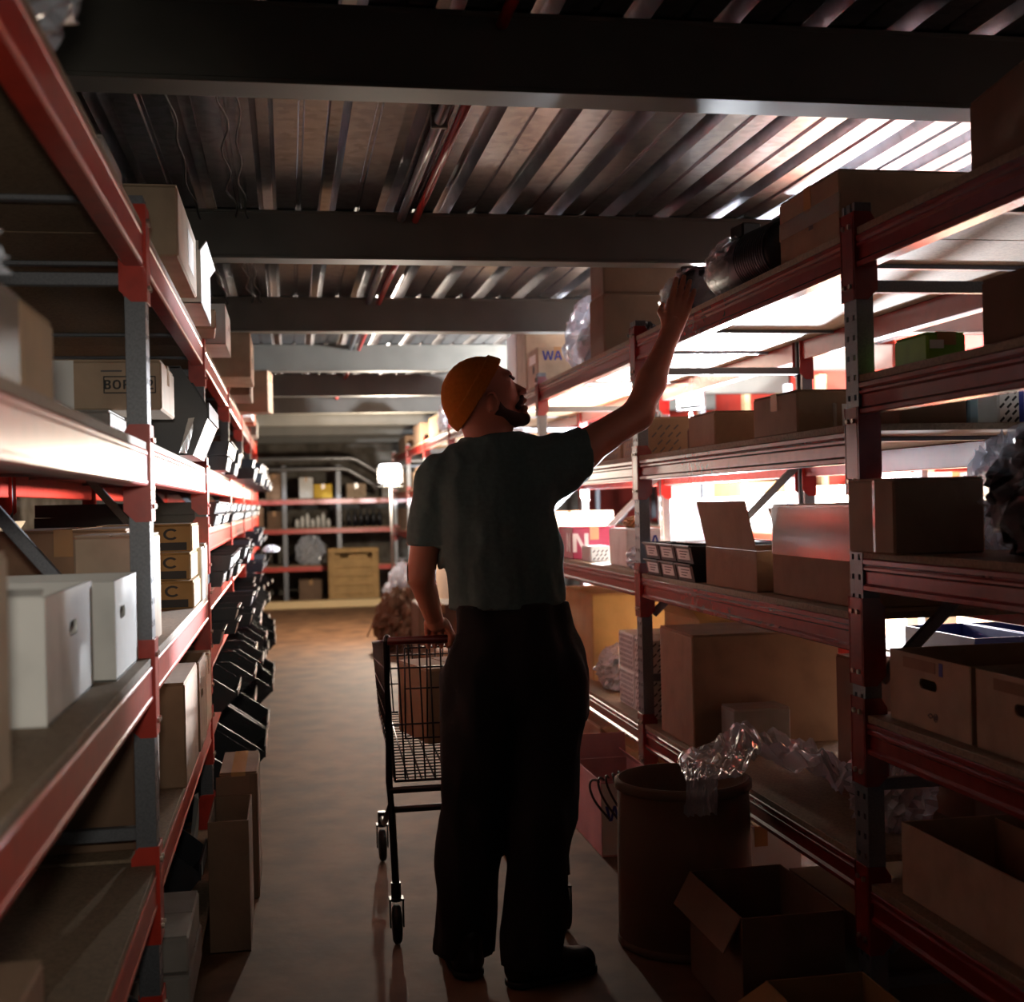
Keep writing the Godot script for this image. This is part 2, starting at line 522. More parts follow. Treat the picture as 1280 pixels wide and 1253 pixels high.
# ---------------------------------------------------------------- the room
func room() -> void:
	var x0 := -2.6
	var x1 := 4.6
	var z0 := -2.6
	var z1 := 19.6
	var fl := struct("floor")
	part(fl, "slab", cbox(Vector3(x1 - x0 + 0.4, 0.2, z1 - z0 + 0.4), 0.0), M.cement_floor, P((x0 + x1) / 2, -0.1, (z0 + z1) / 2))
	for w in [["wall_left", Vector3(0.2, 2.8, z1 - z0 + 0.4), P(x0 - 0.1, 1.4, (z0 + z1) / 2), M.cement_wall], ["wall_right", Vector3(0.2, 2.8, z1 - z0 + 0.4), P(x1 + 0.1, 1.4, (z0 + z1) / 2), M.red_wall],
			["wall_back", Vector3(x1 - x0, 2.8, 0.2), P((x0 + x1) / 2, 1.4, z1 + 0.1), M.cement_wall], ["wall_front", Vector3(x1 - x0, 2.8, 0.2), P((x0 + x1) / 2, 1.4, z0 - 0.1), M.cement_wall]]:
		part(struct(w[0]), "surface", cbox(w[1], 0.0), w[3], w[2])
	# timber studs on the red wall
	var n := 1
	for z in [3.2, 4.5, 5.8, 7.1, 8.4, 9.3, 10.2, 11.1, 12.0, 13.4]:
		var s := struct("trim_%d" % n)
		n += 1
		part(s, "stud", cbox(Vector3(0.06, 2.4, 0.11), 0.004), M.timber, P(x1 - 0.03, 1.2, z))
	var c := struct("ceiling")
	part(c, "slab", cbox(Vector3(x1 - x0 + 0.4, 0.2, z1 - z0 + 0.4), 0.0), M.cement_wall, P((x0 + x1) / 2, 2.66, (z0 + z1) / 2))
	# trapezoidal steel deck: wide troughs facing down, narrow raised ribs between them
	var y := 2.49
	var pitch := 0.222
	var prof := [Vector2(0, 0), Vector2(0.070, 0), Vector2(0.075, 0.008), Vector2(0.085, 0.008), Vector2(0.090, 0), Vector2(0.155, 0), Vector2(0.166, 0.05), Vector2(0.170, 0.056), Vector2(0.206, 0.056), Vector2(0.211, 0.05), Vector2(0.222, 0)]
	var xs := -0.24 - 11 * pitch
	var st: SurfaceTool
	for sheet in 8:
		st = mb()
		for r in 4:
			var bx := xs + (sheet * 4 + r) * pitch
			for k in prof.size() - 1:
				var a: Vector2 = prof[k]; var b: Vector2 = prof[k + 1]
				var dy := 0.0007 * (sheet % 2)
				quad(st, P(bx + a.x, y + a.y + dy, z0), P(bx + a.x, y + a.y + dy, z1), P(bx + b.x, y + b.y + dy, z1), P(bx + b.x, y + b.y + dy, z0))
		part(c, "deck_sheet", done(st), M.deck)
	for k in range(-2, 9):
		st = mb()
		var z := 2.90 + k * BAY
		add_box(st, P(1.0, 2.308, z), Vector3(7.1, 0.012, 0.11), 0.002)
		add_box(st, P(1.0, 2.395, z - 0.047), Vector3(7.1, 0.164, 0.008), 0.002)
		add_box(st, P(1.0, 2.395, z + 0.047), Vector3(7.1, 0.164, 0.008), 0.002)
		add_box(st, P(1.0, 2.481, z), Vector3(7.1, 0.012, 0.11), 0.002)
		part(c, "joist", done(st), M.joist)
	# pipes and cables under the deck
	st = mb(true)
	for k in 8:
		add_tube(st, [P(0.51, 2.455, 0.96 + k * BAY), P(0.51, 2.455, 2.84 + k * BAY)], 0.014, 10)
	var t := thing("red_conduit", "thin red pipe running along under the steel deck", "pipe", Vector3.ZERO)
	part(t, "pipe", done(st), M.pipe_red)
	st = mb(true)
	for k in 3:
		add_tube(st, [P(0.455, 2.462, 2.96 + k * BAY), P(0.455, 2.462, 4.84 + k * BAY)], 0.017, 10)
	t = thing("grey_conduit", "grey metal conduit beside the red ceiling pipe", "pipe", Vector3.ZERO)
	part(t, "pipe", done(st), M.pipe_grey)
	for z in [3.6, 5.5]:
		st = mb()
		add_box(st, P(0.455, 2.462, z), Vector3(0.05, 0.045, 0.02))
		part(t, "clamp", done(st), M.pipe_grey)
	for q in [[-0.165, 0.012, "loose dark cable wriggling along the deck above the left rack"], [-0.30, 0.006, "thin stray wire sagging under the deck near the left rack"], [-0.125, 0.008, "second dark cable hanging beside the wriggling one"]]:
		var pts := []
		for k in 60:
			var z: float = 3.05 + k * 0.085
			pts.append(P(q[0] + q[1] * sin(k * 1.1 + q[0] * 40) + 0.01 * sin(k * 0.31), 2.462 - 0.016 * absf(sin(k * 0.23 + q[0] * 9)), z))
		st = mb(true)
		add_tube(st, pts, 0.0035, 6)
		t = thing("ceiling_cable", q[2], "cable", Vector3.ZERO)
		part(t, "wire", done(st), M.black_plastic)


# ---------------------------------------------------------------- racks
func upright_mesh(h: float) -> ArrayMesh:
	# a folded C channel, 45 mm deep (x) and 70 mm wide (z), two rows of slots in the face at x = 0; face towards -x
	var key := "upright%.2f" % h
	if cache.has(key): return cache[key]
	var st := mb()
	for s in [-1, 1]:
		add_box(st, Vector3(0.0225, h / 2, s * 0.034), Vector3(0.045, h, 0.003), 0.001)
		add_box(st, Vector3(0.0015, h / 2, s * 0.0285), Vector3(0.003, h, 0.010), 0.001)
		add_box(st, Vector3(0.0435, h / 2, s * 0.026), Vector3(0.003, h, 0.014), 0.001)
	add_box(st, Vector3(0.0015, h / 2, 0), Vector3(0.003, h, 0.021), 0.001)
	var n := int(h / 0.05)
	for k in n:
		for s in [-1, 1]:
			add_box(st, Vector3(0.0015, k * 0.05 + 0.019, s * 0.017), Vector3(0.003, 0.036, 0.0135), 0.0)
	cache[key] = done(st)
	return cache[key]


func plain_beam_mesh(length: float) -> ArrayMesh:
	# plain box beam with a flat face and rounded edges
	var key := "plain%.3f" % length
	if cache.has(key): return cache[key]
	var poly := [Vector2(0.006, 0), Vector2(0.002, 0.002), Vector2(0, 0.007), Vector2(0, 0.012), Vector2(0.002, 0.015), Vector2(0.002, 0.068), Vector2(0, 0.071), Vector2(0, 0.077), Vector2(0.002, 0.081), Vector2(0.042, 0.081), Vector2(0.045, 0.078), Vector2(0.045, 0.003), Vector2(0.042, 0)]
	var st := mb()
	add_prism(st, poly, Transform3D(), length)
	cache[key] = done(st)
	return cache[key]


func beam_mesh(length: float) -> ArrayMesh:
	# folded box beam 82 mm high: lips at the top and bottom of the face at x = 0, the web a little back between them
	var key := "beam%.3f" % length
	if cache.has(key): return cache[key]
	var poly := [Vector2(0.003, 0), Vector2(0, 0.003), Vector2(0, 0.013), Vector2(0.007, 0.019), Vector2(0.007, 0.048), Vector2(0.001, 0.053), Vector2(0.001, 0.059), Vector2(0.005, 0.063), Vector2(0, 0.068), Vector2(0, 0.078), Vector2(0.003, 0.081), Vector2(0.042, 0.081), Vector2(0.045, 0.078), Vector2(0.045, 0.003), Vector2(0.042, 0)]
	var st := mb()
	add_prism(st, poly, Transform3D(), length)
	cache[key] = done(st)
	return cache[key]


func bracket_mesh() -> ArrayMesh:
	# the hooked end plate of a beam, on the face of the upright and round its side
	if cache.has("bracket"): return cache["bracket"]
	var st := mb()
	add_box(st, Vector3(-0.003, 0.0, 0), Vector3(0.004, 0.22, 0.064), 0.001)
	for s in [-1, 1]:
		add_prism(st, [Vector2(-0.005, -0.11), Vector2(0.03, -0.11), Vector2(0.056, -0.085), Vector2(0.056, 0.085), Vector2(0.04, 0.11), Vector2(-0.005, 0.11)], Transform3D(Basis(), Vector3(0, 0, s * 0.0378)), 0.004)
	cache["bracket"] = done(st)
	return cache["bracket"]


func bolts_mesh() -> ArrayMesh:
	if cache.has("bolts"): return cache["bolts"]
	var st := mb()
	for y in [-0.075, 0.075]:
		for z in [-0.016, 0.016]:
			add_tube(st, [Vector3(-0.011, y, z), Vector3(-0.004, y, z)], 0.0065, 6)
	cache["bolts"] = done(st)
	return cache["bolts"]


func build_rack(t: Node3D, front: float, side: int, first: int, last: int, levels: Callable, tall: float, paint: Material, plain := false) -> void:
	# side 1: the rack lies towards +x of its front plane, -1: towards -x; frames first..last stand every BAY
	var flip := Basis() if side > 0 else Basis(Vector3.UP, PI)
	for k in range(first, last + 1):
		var z := ZF + (k - 1) * BAY
		var here := {}
		for b in [k - 1, k]:
			if b >= first and b < last:
				for y in levels.call(b): here[y] = true
		var fu := part(t, "upright", upright_mesh(tall), M.steel_grey, P(front, 0, z), flip)
		var bu := part(t, "upright", upright_mesh(tall), M.steel_grey, P(front + side * DEEP, 0, z), flip.rotated(Vector3.UP, PI))
		for u in [fu, bu]:
			part(u, "foot_plate", cbox(Vector3(0.09, 0.006, 0.1), 0.001), M.steel_grey, Vector3(0.02, 0.003, 0))
			var prev := -1.0
			var ys: Array = here.keys()
			ys.sort()
			for y: float in ys:
				if y - prev < 0.20: continue
				prev = y
				part(u, "beam_bracket", bracket_mesh(), paint, Vector3(0, y + 0.03, 0))
				part(u, "bolt", bolts_mesh(), M.bolt, Vector3(0, y + 0.03, 0))
		for q in [[0.12, 0.70], [0.62, 0.70], [1.875, 0.70]]:
			var st := mb()
			add_box(st, Vector3.ZERO, Vector3(DEEP - 0.09, 0.03, 0.025), 0.002)
			part(t, "frame_strut", done(st), M.steel_grey, P(front + side * DEEP / 2, q[0], z))
		for q in ([[0.22, 0.85], [1.02, 1.80]] if side < 0 else [[0.20, 0.72], [0.88, 1.48]]):
			var st := mb()
			add_bar(st, Vector3(side * 0.06, q[0], 0), Vector3(side * (DEEP - 0.06), q[1], 0), 0.03, 0.02)
			part(t, "diagonal_brace", done(st), M.steel_grey, P(front, 0, z))
	for b in range(first, last):
		var zm := ZF + (b - 0.5) * BAY
		for y: float in levels.call(b):
			if y < 0.2:
				var bb := part(t, "shelf_board", cbox(Vector3(DEEP + 0.04, 0.018, BAY - 0.012), 0.001), M.chipboard, P(front + side * (DEEP / 2 - 0.02), y, zm))
				bb.set_meta("label", "low chipboard shelf board just above the floor")
				continue
			part(t, "beam", plain_beam_mesh(BAY - 0.076) if plain else beam_mesh(BAY - 0.076), paint, P(front, y, zm), flip)
			part(t, "beam", beam_mesh(BAY - 0.076), paint, P(front + side * DEEP, y, zm), flip.rotated(Vector3.UP, PI))
			part(t, "shelf_board", cbox(Vector3(DEEP - 0.006, 0.018, BAY - 0.008), 0.001), M.chipboard, P(front + side * DEEP / 2, y + 0.0902, zm))
			for s in [-0.33, 0.33]:
				part(t, "shelf_support", cbox(Vector3(DEEP - 0.09, 0.012, 0.025), 0.002), M.steel_grey, P(front + side * DEEP / 2, y + 0.075, zm + s * BAY))


func left_levels(b: int) -> Array:
	if b <= 0: return [0.455, 0.92, 1.405, 1.9]
	if b == 1: return [0.12, 0.46, 0.925, 1.41, 1.9]
	return [0.12, 0.455, 0.72, 0.945, 1.182, 1.415, 1.9]


func right_levels(b: int) -> Array:
	if b <= 0: return [0.282, 0.702, 1.11, 1.55, 1.917]
	return [0.338, 0.952, 1.43, 1.917]


func left_rack() -> void:
	var t := thing("shelving_rack", "long red and grey storage rack close beside the aisle's dense rows of black bins", "rack", P(0, 0, 0))
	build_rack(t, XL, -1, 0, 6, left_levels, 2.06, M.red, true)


func right_rack() -> void:
	var t := thing("shelving_rack", "red and grey storage rack that the man reaches up to, full of cartons", "rack", P(0, 0, 0))
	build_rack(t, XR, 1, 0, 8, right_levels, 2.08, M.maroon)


# ---------------------------------------------------------------- cartons and other goods
func face_frame(size: Vector3, face: String) -> Transform3D:
	# local frame on a face of a box whose base is at the origin: x to the right, y up (seen from outside), z outward
	var m := size.y * 0.5
	match face:
		"n": return Transform3D(Basis(), Vector3(0, m, size.z * 0.5))
		"r": return Transform3D(Basis(Vector3.UP, PI / 2), Vector3(size.x * 0.5, m, 0))
		"l": return Transform3D(Basis(Vector3.UP, -PI / 2), Vector3(-size.x * 0.5, m, 0))
		"t": return Transform3D(Basis(Vector3.RIGHT, -PI / 2), Vector3(0, size.y, 0))
	return Transform3D(Basis(Vector3.UP, PI), Vector3(0, m, -size.z * 0.5))


func sticker(t: Node3D, size: Vector3, face: String, u: float, v: float, w: float, h: float, m: Material, called := "paper_label", up := 0.0006) -> MeshInstance3D:
	var f := face_frame(size, face)
	return part(t, called, cbox(Vector3(w, h, 0.0012), 0.0), m, f * Vector3(u, v, up), f.basis)


func lettering(t: Node3D, size: Vector3, face: String, s: String, u: float, v: float, h: float, m: Material, tilt := 0.0) -> void:
	var f := face_frame(size, face)
	part(t, "lettering", text_mesh(s, h), m, f * Vector3(u, v, 0.0006), f.basis * Basis(Vector3(0, 0, 1), deg_to_rad(tilt)))


func hatch(t: Node3D, size: Vector3, face: String, m: Material, step := 0.05, fill := 0.8) -> void:
	# printed slanting dashes, one flat mesh
	var f := face_frame(size, face)
	var w := (size.x if face in ["n", "b", "t"] else size.z) * fill
	var h := size.y * fill
	var st := mb()
	var y := -h / 2
	var row := 0
	while y < h / 2 - 0.01:
		var x := -w / 2 + (row % 2) * step * 0.5
		while x < w / 2 - step * 0.5:
			add_box(st, Vector3(x + step * 0.25, y + step * 0.22, 0.0006), Vector3(0.006, step * 0.55, 0.001), 0.0, Basis(Vector3(0, 0, 1), -0.8))
			x += step * 0.7
		y += step * 0.62
		row += 1
	part(t, "printed_dashes", done(st), m, f.origin, f.basis)


func carton(label: String, x0: float, x1: float, y: float, h: float, z0: float, z1: float, m: Material, o := {}) -> Node3D:
	var size := Vector3(x1 - x0, h, z1 - z0)
	var t := thing(o.get("name", "cardboard_box"), label, o.get("category", "box"), P((x0 + x1) / 2, y, (z0 + z1) / 2), o.get("turn", 0.0), o.get("group", ""))
	if o.get("open", false):
		open_shell(t, size, m, o)
	else:
		part(t, "body", cbox(Vector3(size.x, h - 0.004, size.z), 0.005), m, Vector3(0, (h - 0.004) / 2, 0))
		if not o.get("plain", false):
			var along_x: bool = size.x >= size.z
			for s in [-1, 1]:
				var fs := Vector3(size.x - 0.006, 0.004, size.z / 2 - 0.005) if along_x else Vector3(size.x / 2 - 0.005, 0.004, size.z - 0.006)
				part(t, "flap", cbox(fs, 0.001), m, Vector3(0, h - 0.002, s * (size.z / 4)) if along_x else Vector3(s * size.x / 4, h - 0.002, 0))
			if o.get("tape", true):
				var st := mb()
				var tw := 0.048
				var drop := minf(0.07, h * 0.4)
				if along_x:
					add_box(st, Vector3(0, h + 0.0005, 0), Vector3(size.x + 0.002, 0.001, tw), 0.0)
					for s in [-1, 1]: add_box(st, Vector3(s * (size.x / 2 + 0.0006), h - drop / 2, 0), Vector3(0.001, drop, tw), 0.0)
				else:
					add_box(st, Vector3(0, h + 0.0005, 0), Vector3(tw, 0.001, size.z + 0.002), 0.0)
					for s in [-1, 1]: add_box(st, Vector3(0, h - drop / 2, s * (size.z / 2 + 0.0006)), Vector3(tw, drop, 0.001), 0.0)
				part(t, "tape", done(st), M.tape)
	t.set_meta("size", size)
	return t


func open_shell(t: Node3D, size: Vector3, m: Material, o := {}) -> void:
	# an open box: floor, four walls, flaps hanging out; a wall named in "holes" has a hand hole
	var w := 0.005
	var holes: Array = o.get("holes", [])
	part(t, "bottom", cbox(Vector3(size.x, w, size.z), 0.001), m, Vector3(0, w / 2, 0))
	for f in ["n", "b", "l", "r"]:
		var fr := face_frame(size, f)
		var wide: float = size.x if f in ["n", "b"] else size.z - 2 * w
		var st := mb()
		if f in holes:
			var hc: Vector2 = o.get("hole_at", Vector2(0, size.y * 0.22))
			add_holed(st, Transform3D(), wide, size.y, w, Rect2(hc - Vector2(0.04, 0.0125), Vector2(0.08, 0.025)))
		else:
			add_box(st, Vector3.ZERO, Vector3(wide, size.y, w), 0.001)
		part(t, "side", done(st), m, fr * Vector3(0, 0, -w / 2), fr.basis)
	for q in o.get("flaps", []):
		# [face, length, angle from straight up, outward]
		var fr := face_frame(size, q[0])
		var wide: float = (size.x if q[0] in ["n", "b"] else size.z) - 0.012
		var b: Basis = fr.basis * Basis(Vector3.RIGHT, deg_to_rad(q[2]))
		var hinge: Vector3 = fr * Vector3(0, size.y / 2, -w / 2)
		part(t, "flap", cbox(Vector3(wide, q[1], 0.004), 0.001), m, hinge + b * Vector3(0, q[1] / 2 + 0.001, 0), b)


func bag(label: String, at: Vector3, r: Vector3, sd: int, m: Material, o := {}) -> Node3D:
	var t := thing(o.get("name", "plastic_bag"), label, o.get("category", "bag"), at, o.get("turn", 0.0))
	part(t, "film", crumpled(r, sd, o.get("amp", 0.28), o.get("n", 22), o.get("cut", 0.75), o.get("freq", 2.2)), m)
	if o.has("core"):
		part(t, "contents", crumpled(r * o.get("core_scale", 0.72), sd + 5, 0.3, 14, o.get("cut", 0.75) / 0.9), o.core, Vector3(0, 0.004, 0))
	return t


func tray_mesh(l: float, h: float, w: float, nose: float) -> ArrayMesh:
	# a long shelf bin: open on top, its front (towards +x) cut low and sloping; origin under its front end
	var key := "tray%.3f %.3f %.3f %.3f" % [l, h, w, nose]
	if cache.has(key): return cache[key]
	var st := mb()
	for s in [-1, 1]:
		add_prism(st, [Vector2(-l, 0), Vector2(-nose * 0.6, 0), Vector2(0, h * 0.42), Vector2(0, h * 0.5), Vector2(-nose, h), Vector2(-l, h)], Transform3D(Basis(), Vector3(0, 0, s * (w / 2 - 0.002))), 0.004)
	add_box(st, Vector3(-(l + nose * 0.6) / 2, 0.002, 0), Vector3(l - nose * 0.6, 0.004, w - 0.006), 0.0)
	add_box(st, Vector3(-l + 0.002, h / 2, 0), Vector3(0.004, h, w - 0.006), 0.0)
	var a := Vector3(-nose * 0.6, 0, 0)
	var b := Vector3(0, h * 0.42, 0)
	add_box(st, (a + b) / 2 + Vector3(-0.001, 0.003, 0), Vector3(0.004, (b - a).length() - 0.004, w - 0.004), 0.0, Basis(Vector3(0, 0, 1), -atan2(b.x - a.x, b.y - a.y)))
	add_box(st, Vector3(0.001, h * 0.5, 0), Vector3(0.006, h * 0.18, w), 0.001)
	add_box(st, Vector3(-l / 2 - nose / 2, h - 0.004, w / 2 - 0.004), Vector3(l - nose, 0.006, 0.008), 0.001)
	add_box(st, Vector3(-l / 2 - nose / 2, h - 0.004, -w / 2 + 0.004), Vector3(l - nose, 0.006, 0.008), 0.001)
	cache[key] = done(st)
	return cache[key]


func drawer_mesh(l: float, h: float, w: float) -> ArrayMesh:
	# a long shallow drawer box with a full, slightly raked front towards +x and a label frame
	var key := "drawer%.3f %.3f %.3f" % [l, h, w]
	if cache.has(key): return cache[key]
	var st := mb()
	for s in [-1, 1]:
		add_prism(st, [Vector2(-l, 0), Vector2(-0.012, 0), Vector2(0, h), Vector2(-l, h)], Transform3D(Basis(), Vector3(0, 0, s * (w / 2 - 0.002))), 0.004)
	add_box(st, Vector3(-l / 2 - 0.006, 0.002, 0), Vector3(l - 0.014, 0.004, w - 0.006), 0.0)
	add_box(st, Vector3(-l + 0.002, h / 2, 0), Vector3(0.004, h, w - 0.006), 0.0)
	add_box(st, Vector3(-0.007, h / 2, 0), Vector3(0.004, h, w), 0.001, Basis(Vector3(0, 0, 1), -atan2(0.012, h)))
	add_box(st, Vector3(0.003, h - 0.003, 0), Vector3(0.012, 0.006, w), 0.001)
	cache[key] = done(st)
	return cache[key]


func drawer_bin(label: String, group: String, at: Vector3, l: float, h: float, w: float, tilt := 0.0, m: Material = null, lab := 1.0) -> Node3D:
	var t := thing("storage_bin", label, "bin", at, 180.0 if at.x > 0.5 else 0.0, group)
	if tilt: t.rotation.z = deg_to_rad(tilt)
	part(t, "body", drawer_mesh(l, h, w), m if m else M.navy)
	var b := Basis(Vector3(0, 0, 1), -atan2(0.012, h)) * Basis(Vector3.UP, PI / 2)
	part(t, "paper_label", cbox(Vector3(w * 0.72 * lab, h * 0.62, 0.0012), 0.0), M.paper, Vector3(-0.0035, h * 0.5, 0), b)
	var st := mb()
	for k in 3:
		add_box(st, Vector3(-w * 0.05 * lab * (k - 1), h * 0.16 * (1 - k), 0), Vector3(w * (0.5 - 0.1 * k) * lab, h * 0.05, 0.0005), 0.0)
	part(t, "printed_lines", done(st), M.ink_grey, Vector3(-0.0025, h * 0.5, 0), b)
	return t


func hopper_bin(label: String, group: String, at: Vector3, l: float, h: float, w: float, nose: float, m: Material = null, card := true) -> Node3D:
	var t := thing("hopper_bin", label, "bin", at, 0.0, group)
	part(t, "body", tray_mesh(l, h, w, nose), m if m else M.navy)
	if card: part(t, "paper_label", cbox(Vector3(w * 0.7, h * 0.16, 0.0012), 0.0), M.paper, Vector3(0.005, h * 0.5, 0), Basis(Vector3.UP, PI / 2))
	return t


# ---------------------------------------------------------------- left rack
func left_goods() -> void:
	var t: Node3D
	var s: Vector3
	# top shelf (board top 2.0)
	var y := 2.0
	bag("crumpled clear bag hanging over the edge of the left rack's top beam", P(-0.40, y, 1.78), Vector3(0.13, 0.12, 0.16), 41, M.bag_film, {"core": M.card_dark})
	carton("small pale box on the left rack's top shelf, just before the first upright", -0.62, -0.345, y, 0.10, 2.58, 2.87, M.card_grey)
	t = carton("tall cream box on the left rack's top shelf, just past the first upright", -0.60, -0.262, y, 0.185, 3.3, 3.95, M.card_pale)
	sticker(t, Vector3(0.338, 0.185, 0.65), "r", 0.1, 0.0, 0.2, 0.1, M.paper)
	carton("torn-flapped white box behind the tall cream box on the top shelf", -0.60, -0.255, y, 0.17, 4.05, 4.55, M.card_white, {"open": true, "flaps": [["r", 0.035, 35], ["n", 0.03, -10]]})
	carton("flat brown box lying low on the top shelf near the left rack's second upright", -0.62, -0.25, y, 0.07, 4.6, 4.88, M.card, {"turn": 4})
	t = carton("white box with a round hole in its end, on the left rack's top shelf", -0.60, -0.228, y, 0.16, 5.05, 5.5, M.card_white, {"open": true, "holes": ["r"], "hole_at": Vector2(0.08, 0.02), "flaps": [["l", 0.12, 60]]})
	carton("dark brown carton under the ceiling joist on the left rack's top shelf", -0.70, -0.20, y, 0.27, 7.3, 7.9, M.card_dark)
	t = carton("square cream box with a black dot, jutting out over the left aisle edge", -0.56, -0.165, y, 0.22, 6.3, 6.85, M.card_pale)
	part(t, "printed_dot", dot_mesh(0.03), M.ink, Vector3(0.1982, 0.09, 0.05), Basis(Vector3(0, 0, 1), -PI / 2))
	carton("upright brown board-like carton leaning at the far end of the left top shelf", -0.50, -0.10, y, 0.28, 8.6, 8.85, M.card, {"turn": -6})
	carton("low white box beyond the leaning brown carton on the left top shelf", -0.62, -0.24, y, 0.1, 9.1, 9.6, M.card_white)
	carton("small orange-red box on the far part of the left top shelf", -0.6, -0.24, y, 0.12, 9.75, 10.1, M.orange)
	carton("grey box at the far end of the left rack's top shelf", -0.6, -0.26, y, 0.14, 11.3, 11.9, M.card_grey)
	# level M (board top 1.504 near, 1.509 in bay 1)
	y = 1.5045
	t = carton("yellowish carton with a shiny taped end on the left rack's eye-level shelf", -0.72, -0.335, y, 0.125, 1.52, 1.93, M.card_yellow)
	sticker(t, Vector3(0.385, 0.125, 0.41), "r", -0.1, 0.0, 0.12, 0.12, M.tape_clear, "clear_tape")
	bag("clear plastic bag lying on the yellowish carton", P(-0.50, y + 0.127, 1.64), Vector3(0.15, 0.055, 0.1), 43, M.bag_film)
	y = 1.5095
	carton("flat grey carton lying under the long printed box", -0.86, -0.42, y, 0.088, 3.15, 3.6, M.card_grey)
	t = carton("long pale box with a framed black brand print, on a grey carton", -0.90, -0.302, y + 0.09, 0.125, 3.2, 3.55, M.card_pale)
	s = Vector3(0.598, 0.125, 0.35)
	lettering(t, s, "n", "BOR", 0.192, 0.0, 0.024, M.ink)
	lettering(t, s, "n", "2", 0.272, 0.0, 0.026, M.ink)
	sticker(t, s, "n", 0.223, 0.020, 0.122, 0.003, M.ink, "print_frame")
	sticker(t, s, "n", 0.223, -0.020, 0.122, 0.003, M.ink, "print_frame")
	sticker(t, s, "n", 0.162, 0.0, 0.003, 0.042, M.ink, "print_frame")
	sticker(t, s, "n", 0.284, 0.0, 0.003, 0.042, M.ink, "print_frame")
	sticker(t, s, "n", 0.18, 0.034, 0.05, 0.004, M.ink_grey, "small_print")
	sticker(t, s, "n", 0.066, 0.0, 0.05, 0.12, M.paper, "pale_label")
	t = hopper_bin("big black hopper bin with a high back on the left rack's eye-level shelf", "", P(-0.225, y, 4.0), 0.62, 0.26, 0.5, 0.075, null, false)
	sheet_of_paper("white leaflet leaning on the big black hopper bin", P(-0.29, y + 0.001, 3.66), 0.05, 0.10, 30)
	bag("crinkled cellophane bag between the eye-level shelf bins and the top beam", P(-0.42, 1.5149, 5.16), Vector3(0.08, 0.12, 0.10), 47, M.cellophane, {"core": M.card_pale})
	# level N
	y = 1.0197
	carton("tall narrow brown carton at the near end of the white boxes' shelf", -0.78, -0.336, y, 0.285, 1.22, 1.60, M.card_pale, {"tape": false})
	t = carton("open white archive box with an oval hand hole, beside the tall brown carton", -0.80, -0.372, y, 0.20, 2.02, 2.49, M.card_white, {"open": true, "holes": ["r"], "hole_at": Vector2(0.02, 0.03), "flaps": [["l", 0.05, 5], ["n", 0.03, -70]]})
	t = carton("open white archive box with an oval hand hole, against the first left upright", -0.78, -0.335, y, 0.195, 2.525, 2.885, M.card_white, {"open": true, "holes": ["r"], "hole_at": Vector2(-0.07, 0.03), "flaps": [["l", 0.05, 5]]})
	t = carton("small white and red box standing behind the open white archive boxes", -0.98, -0.84, y, 0.27, 2.62, 2.9, M.card_white)
	sticker(t, Vector3(0.14, 0.27, 0.28), "n", 0.045, 0.0, 0.05, 0.26, M.pipe_red, "red_stripe")
	y = 1.0245
	carton("narrow upright carton with a glaring white side, right behind the first left upright", -0.50, -0.330, y, 0.27, 3.08, 3.36, M.card_pale, {"tape": false})
	t = carton("plain brown carton behind the first left upright, under the navy drawer ends", -0.74, -0.42, y, 0.28, 3.42, 3.95, M.card, {"turn": 0})
	t = carton("small box with a black bar and a torn flap, behind the left frame brace", -1.02, -0.78, y, 0.26, 3.45, 3.85, M.card_yellow, {"open": true, "flaps": [["r", 0.05, 30]]})
	sticker(t, Vector3(0.24, 0.26, 0.4), "n", 0.02, -0.06, 0.14, 0.05, M.ink, "printed_bar")
	for k in 3:
		t = carton(["lowest of three stacked brown boxes printed with a black C ring", "middle one of three stacked brown boxes printed with a black C ring", "topmost of three stacked brown boxes printed with a black C ring"][k], -0.62, -0.312 - [0.0, 0.008, 0.002][k], y + k * 0.094, 0.092, 4.25, 4.56, M.card_yellow, {"tape": false})
		s = Vector3(0.308, 0.092, 0.31)
		part(t, "printed_ring", c_ring(0.019, 0.007), M.ink, Vector3(0.085, 0.058, 0.1556))
		sticker(t, s, "n", 0.06, -0.028, 0.15, 0.026, M.ink, "printed_bar")
	carton("thin white-edged box standing beside the three C-printed boxes", -0.5, -0.305, y, 0.19, 4.58, 4.72, M.card_white, {"tape": false})
	carton("thin brown box standing next to the second left upright", -0.5, -0.305, y, 0.20, 4.74, 4.86, M.card, {"tape": false})
	# lower levels of the near and first bay
	y = 0.5545
	carton("brown carton with a worn corner on the left rack's near low shelf", -0.75, -0.335, y, 0.2, 1.28, 1.76, M.card, {"tape": false})
	y = 0.5595
	carton("large dark carton filling the low shelf behind the first left upright", -1.02, -0.365, y, 0.33, 3.02, 3.58, M.card_dark)
	carton("upright brown carton on the low left shelf, next to the large dark carton", -0.76, -0.30, y, 0.30, 3.66, 4.14, M.card, {"tape": false})
	t = carton("brown carton with a hand hole, low on the left rack between two cartons", -0.72, -0.298, y, 0.29, 4.2, 4.52, M.card, {"open": true, "holes": ["r"], "hole_at": Vector2(-0.04, 0.03), "flaps": [["l", 0.1, 20]]})
	carton("slim carton on the low left shelf, against the second upright", -0.7, -0.30, y, 0.26, 4.56, 4.86, M.card_pale)
	y = 0.1295
	carton("flat grey metal-coloured box on the bottom left board, lower of two", -0.66, -0.258, y, 0.095, 3.12, 3.52, M.card_grey, {"tape": false})
	carton("flat grey metal-coloured box on the bottom left board, upper of two", -0.66, -0.262, y + 0.097, 0.09, 3.13, 3.5, M.card_grey, {"tape": false})
	hopper_bin("black hopper bin alone on the bottom board of the left rack", "", P(-0.285, y, 4.0), 0.5, 0.27, 0.3, 0.16)
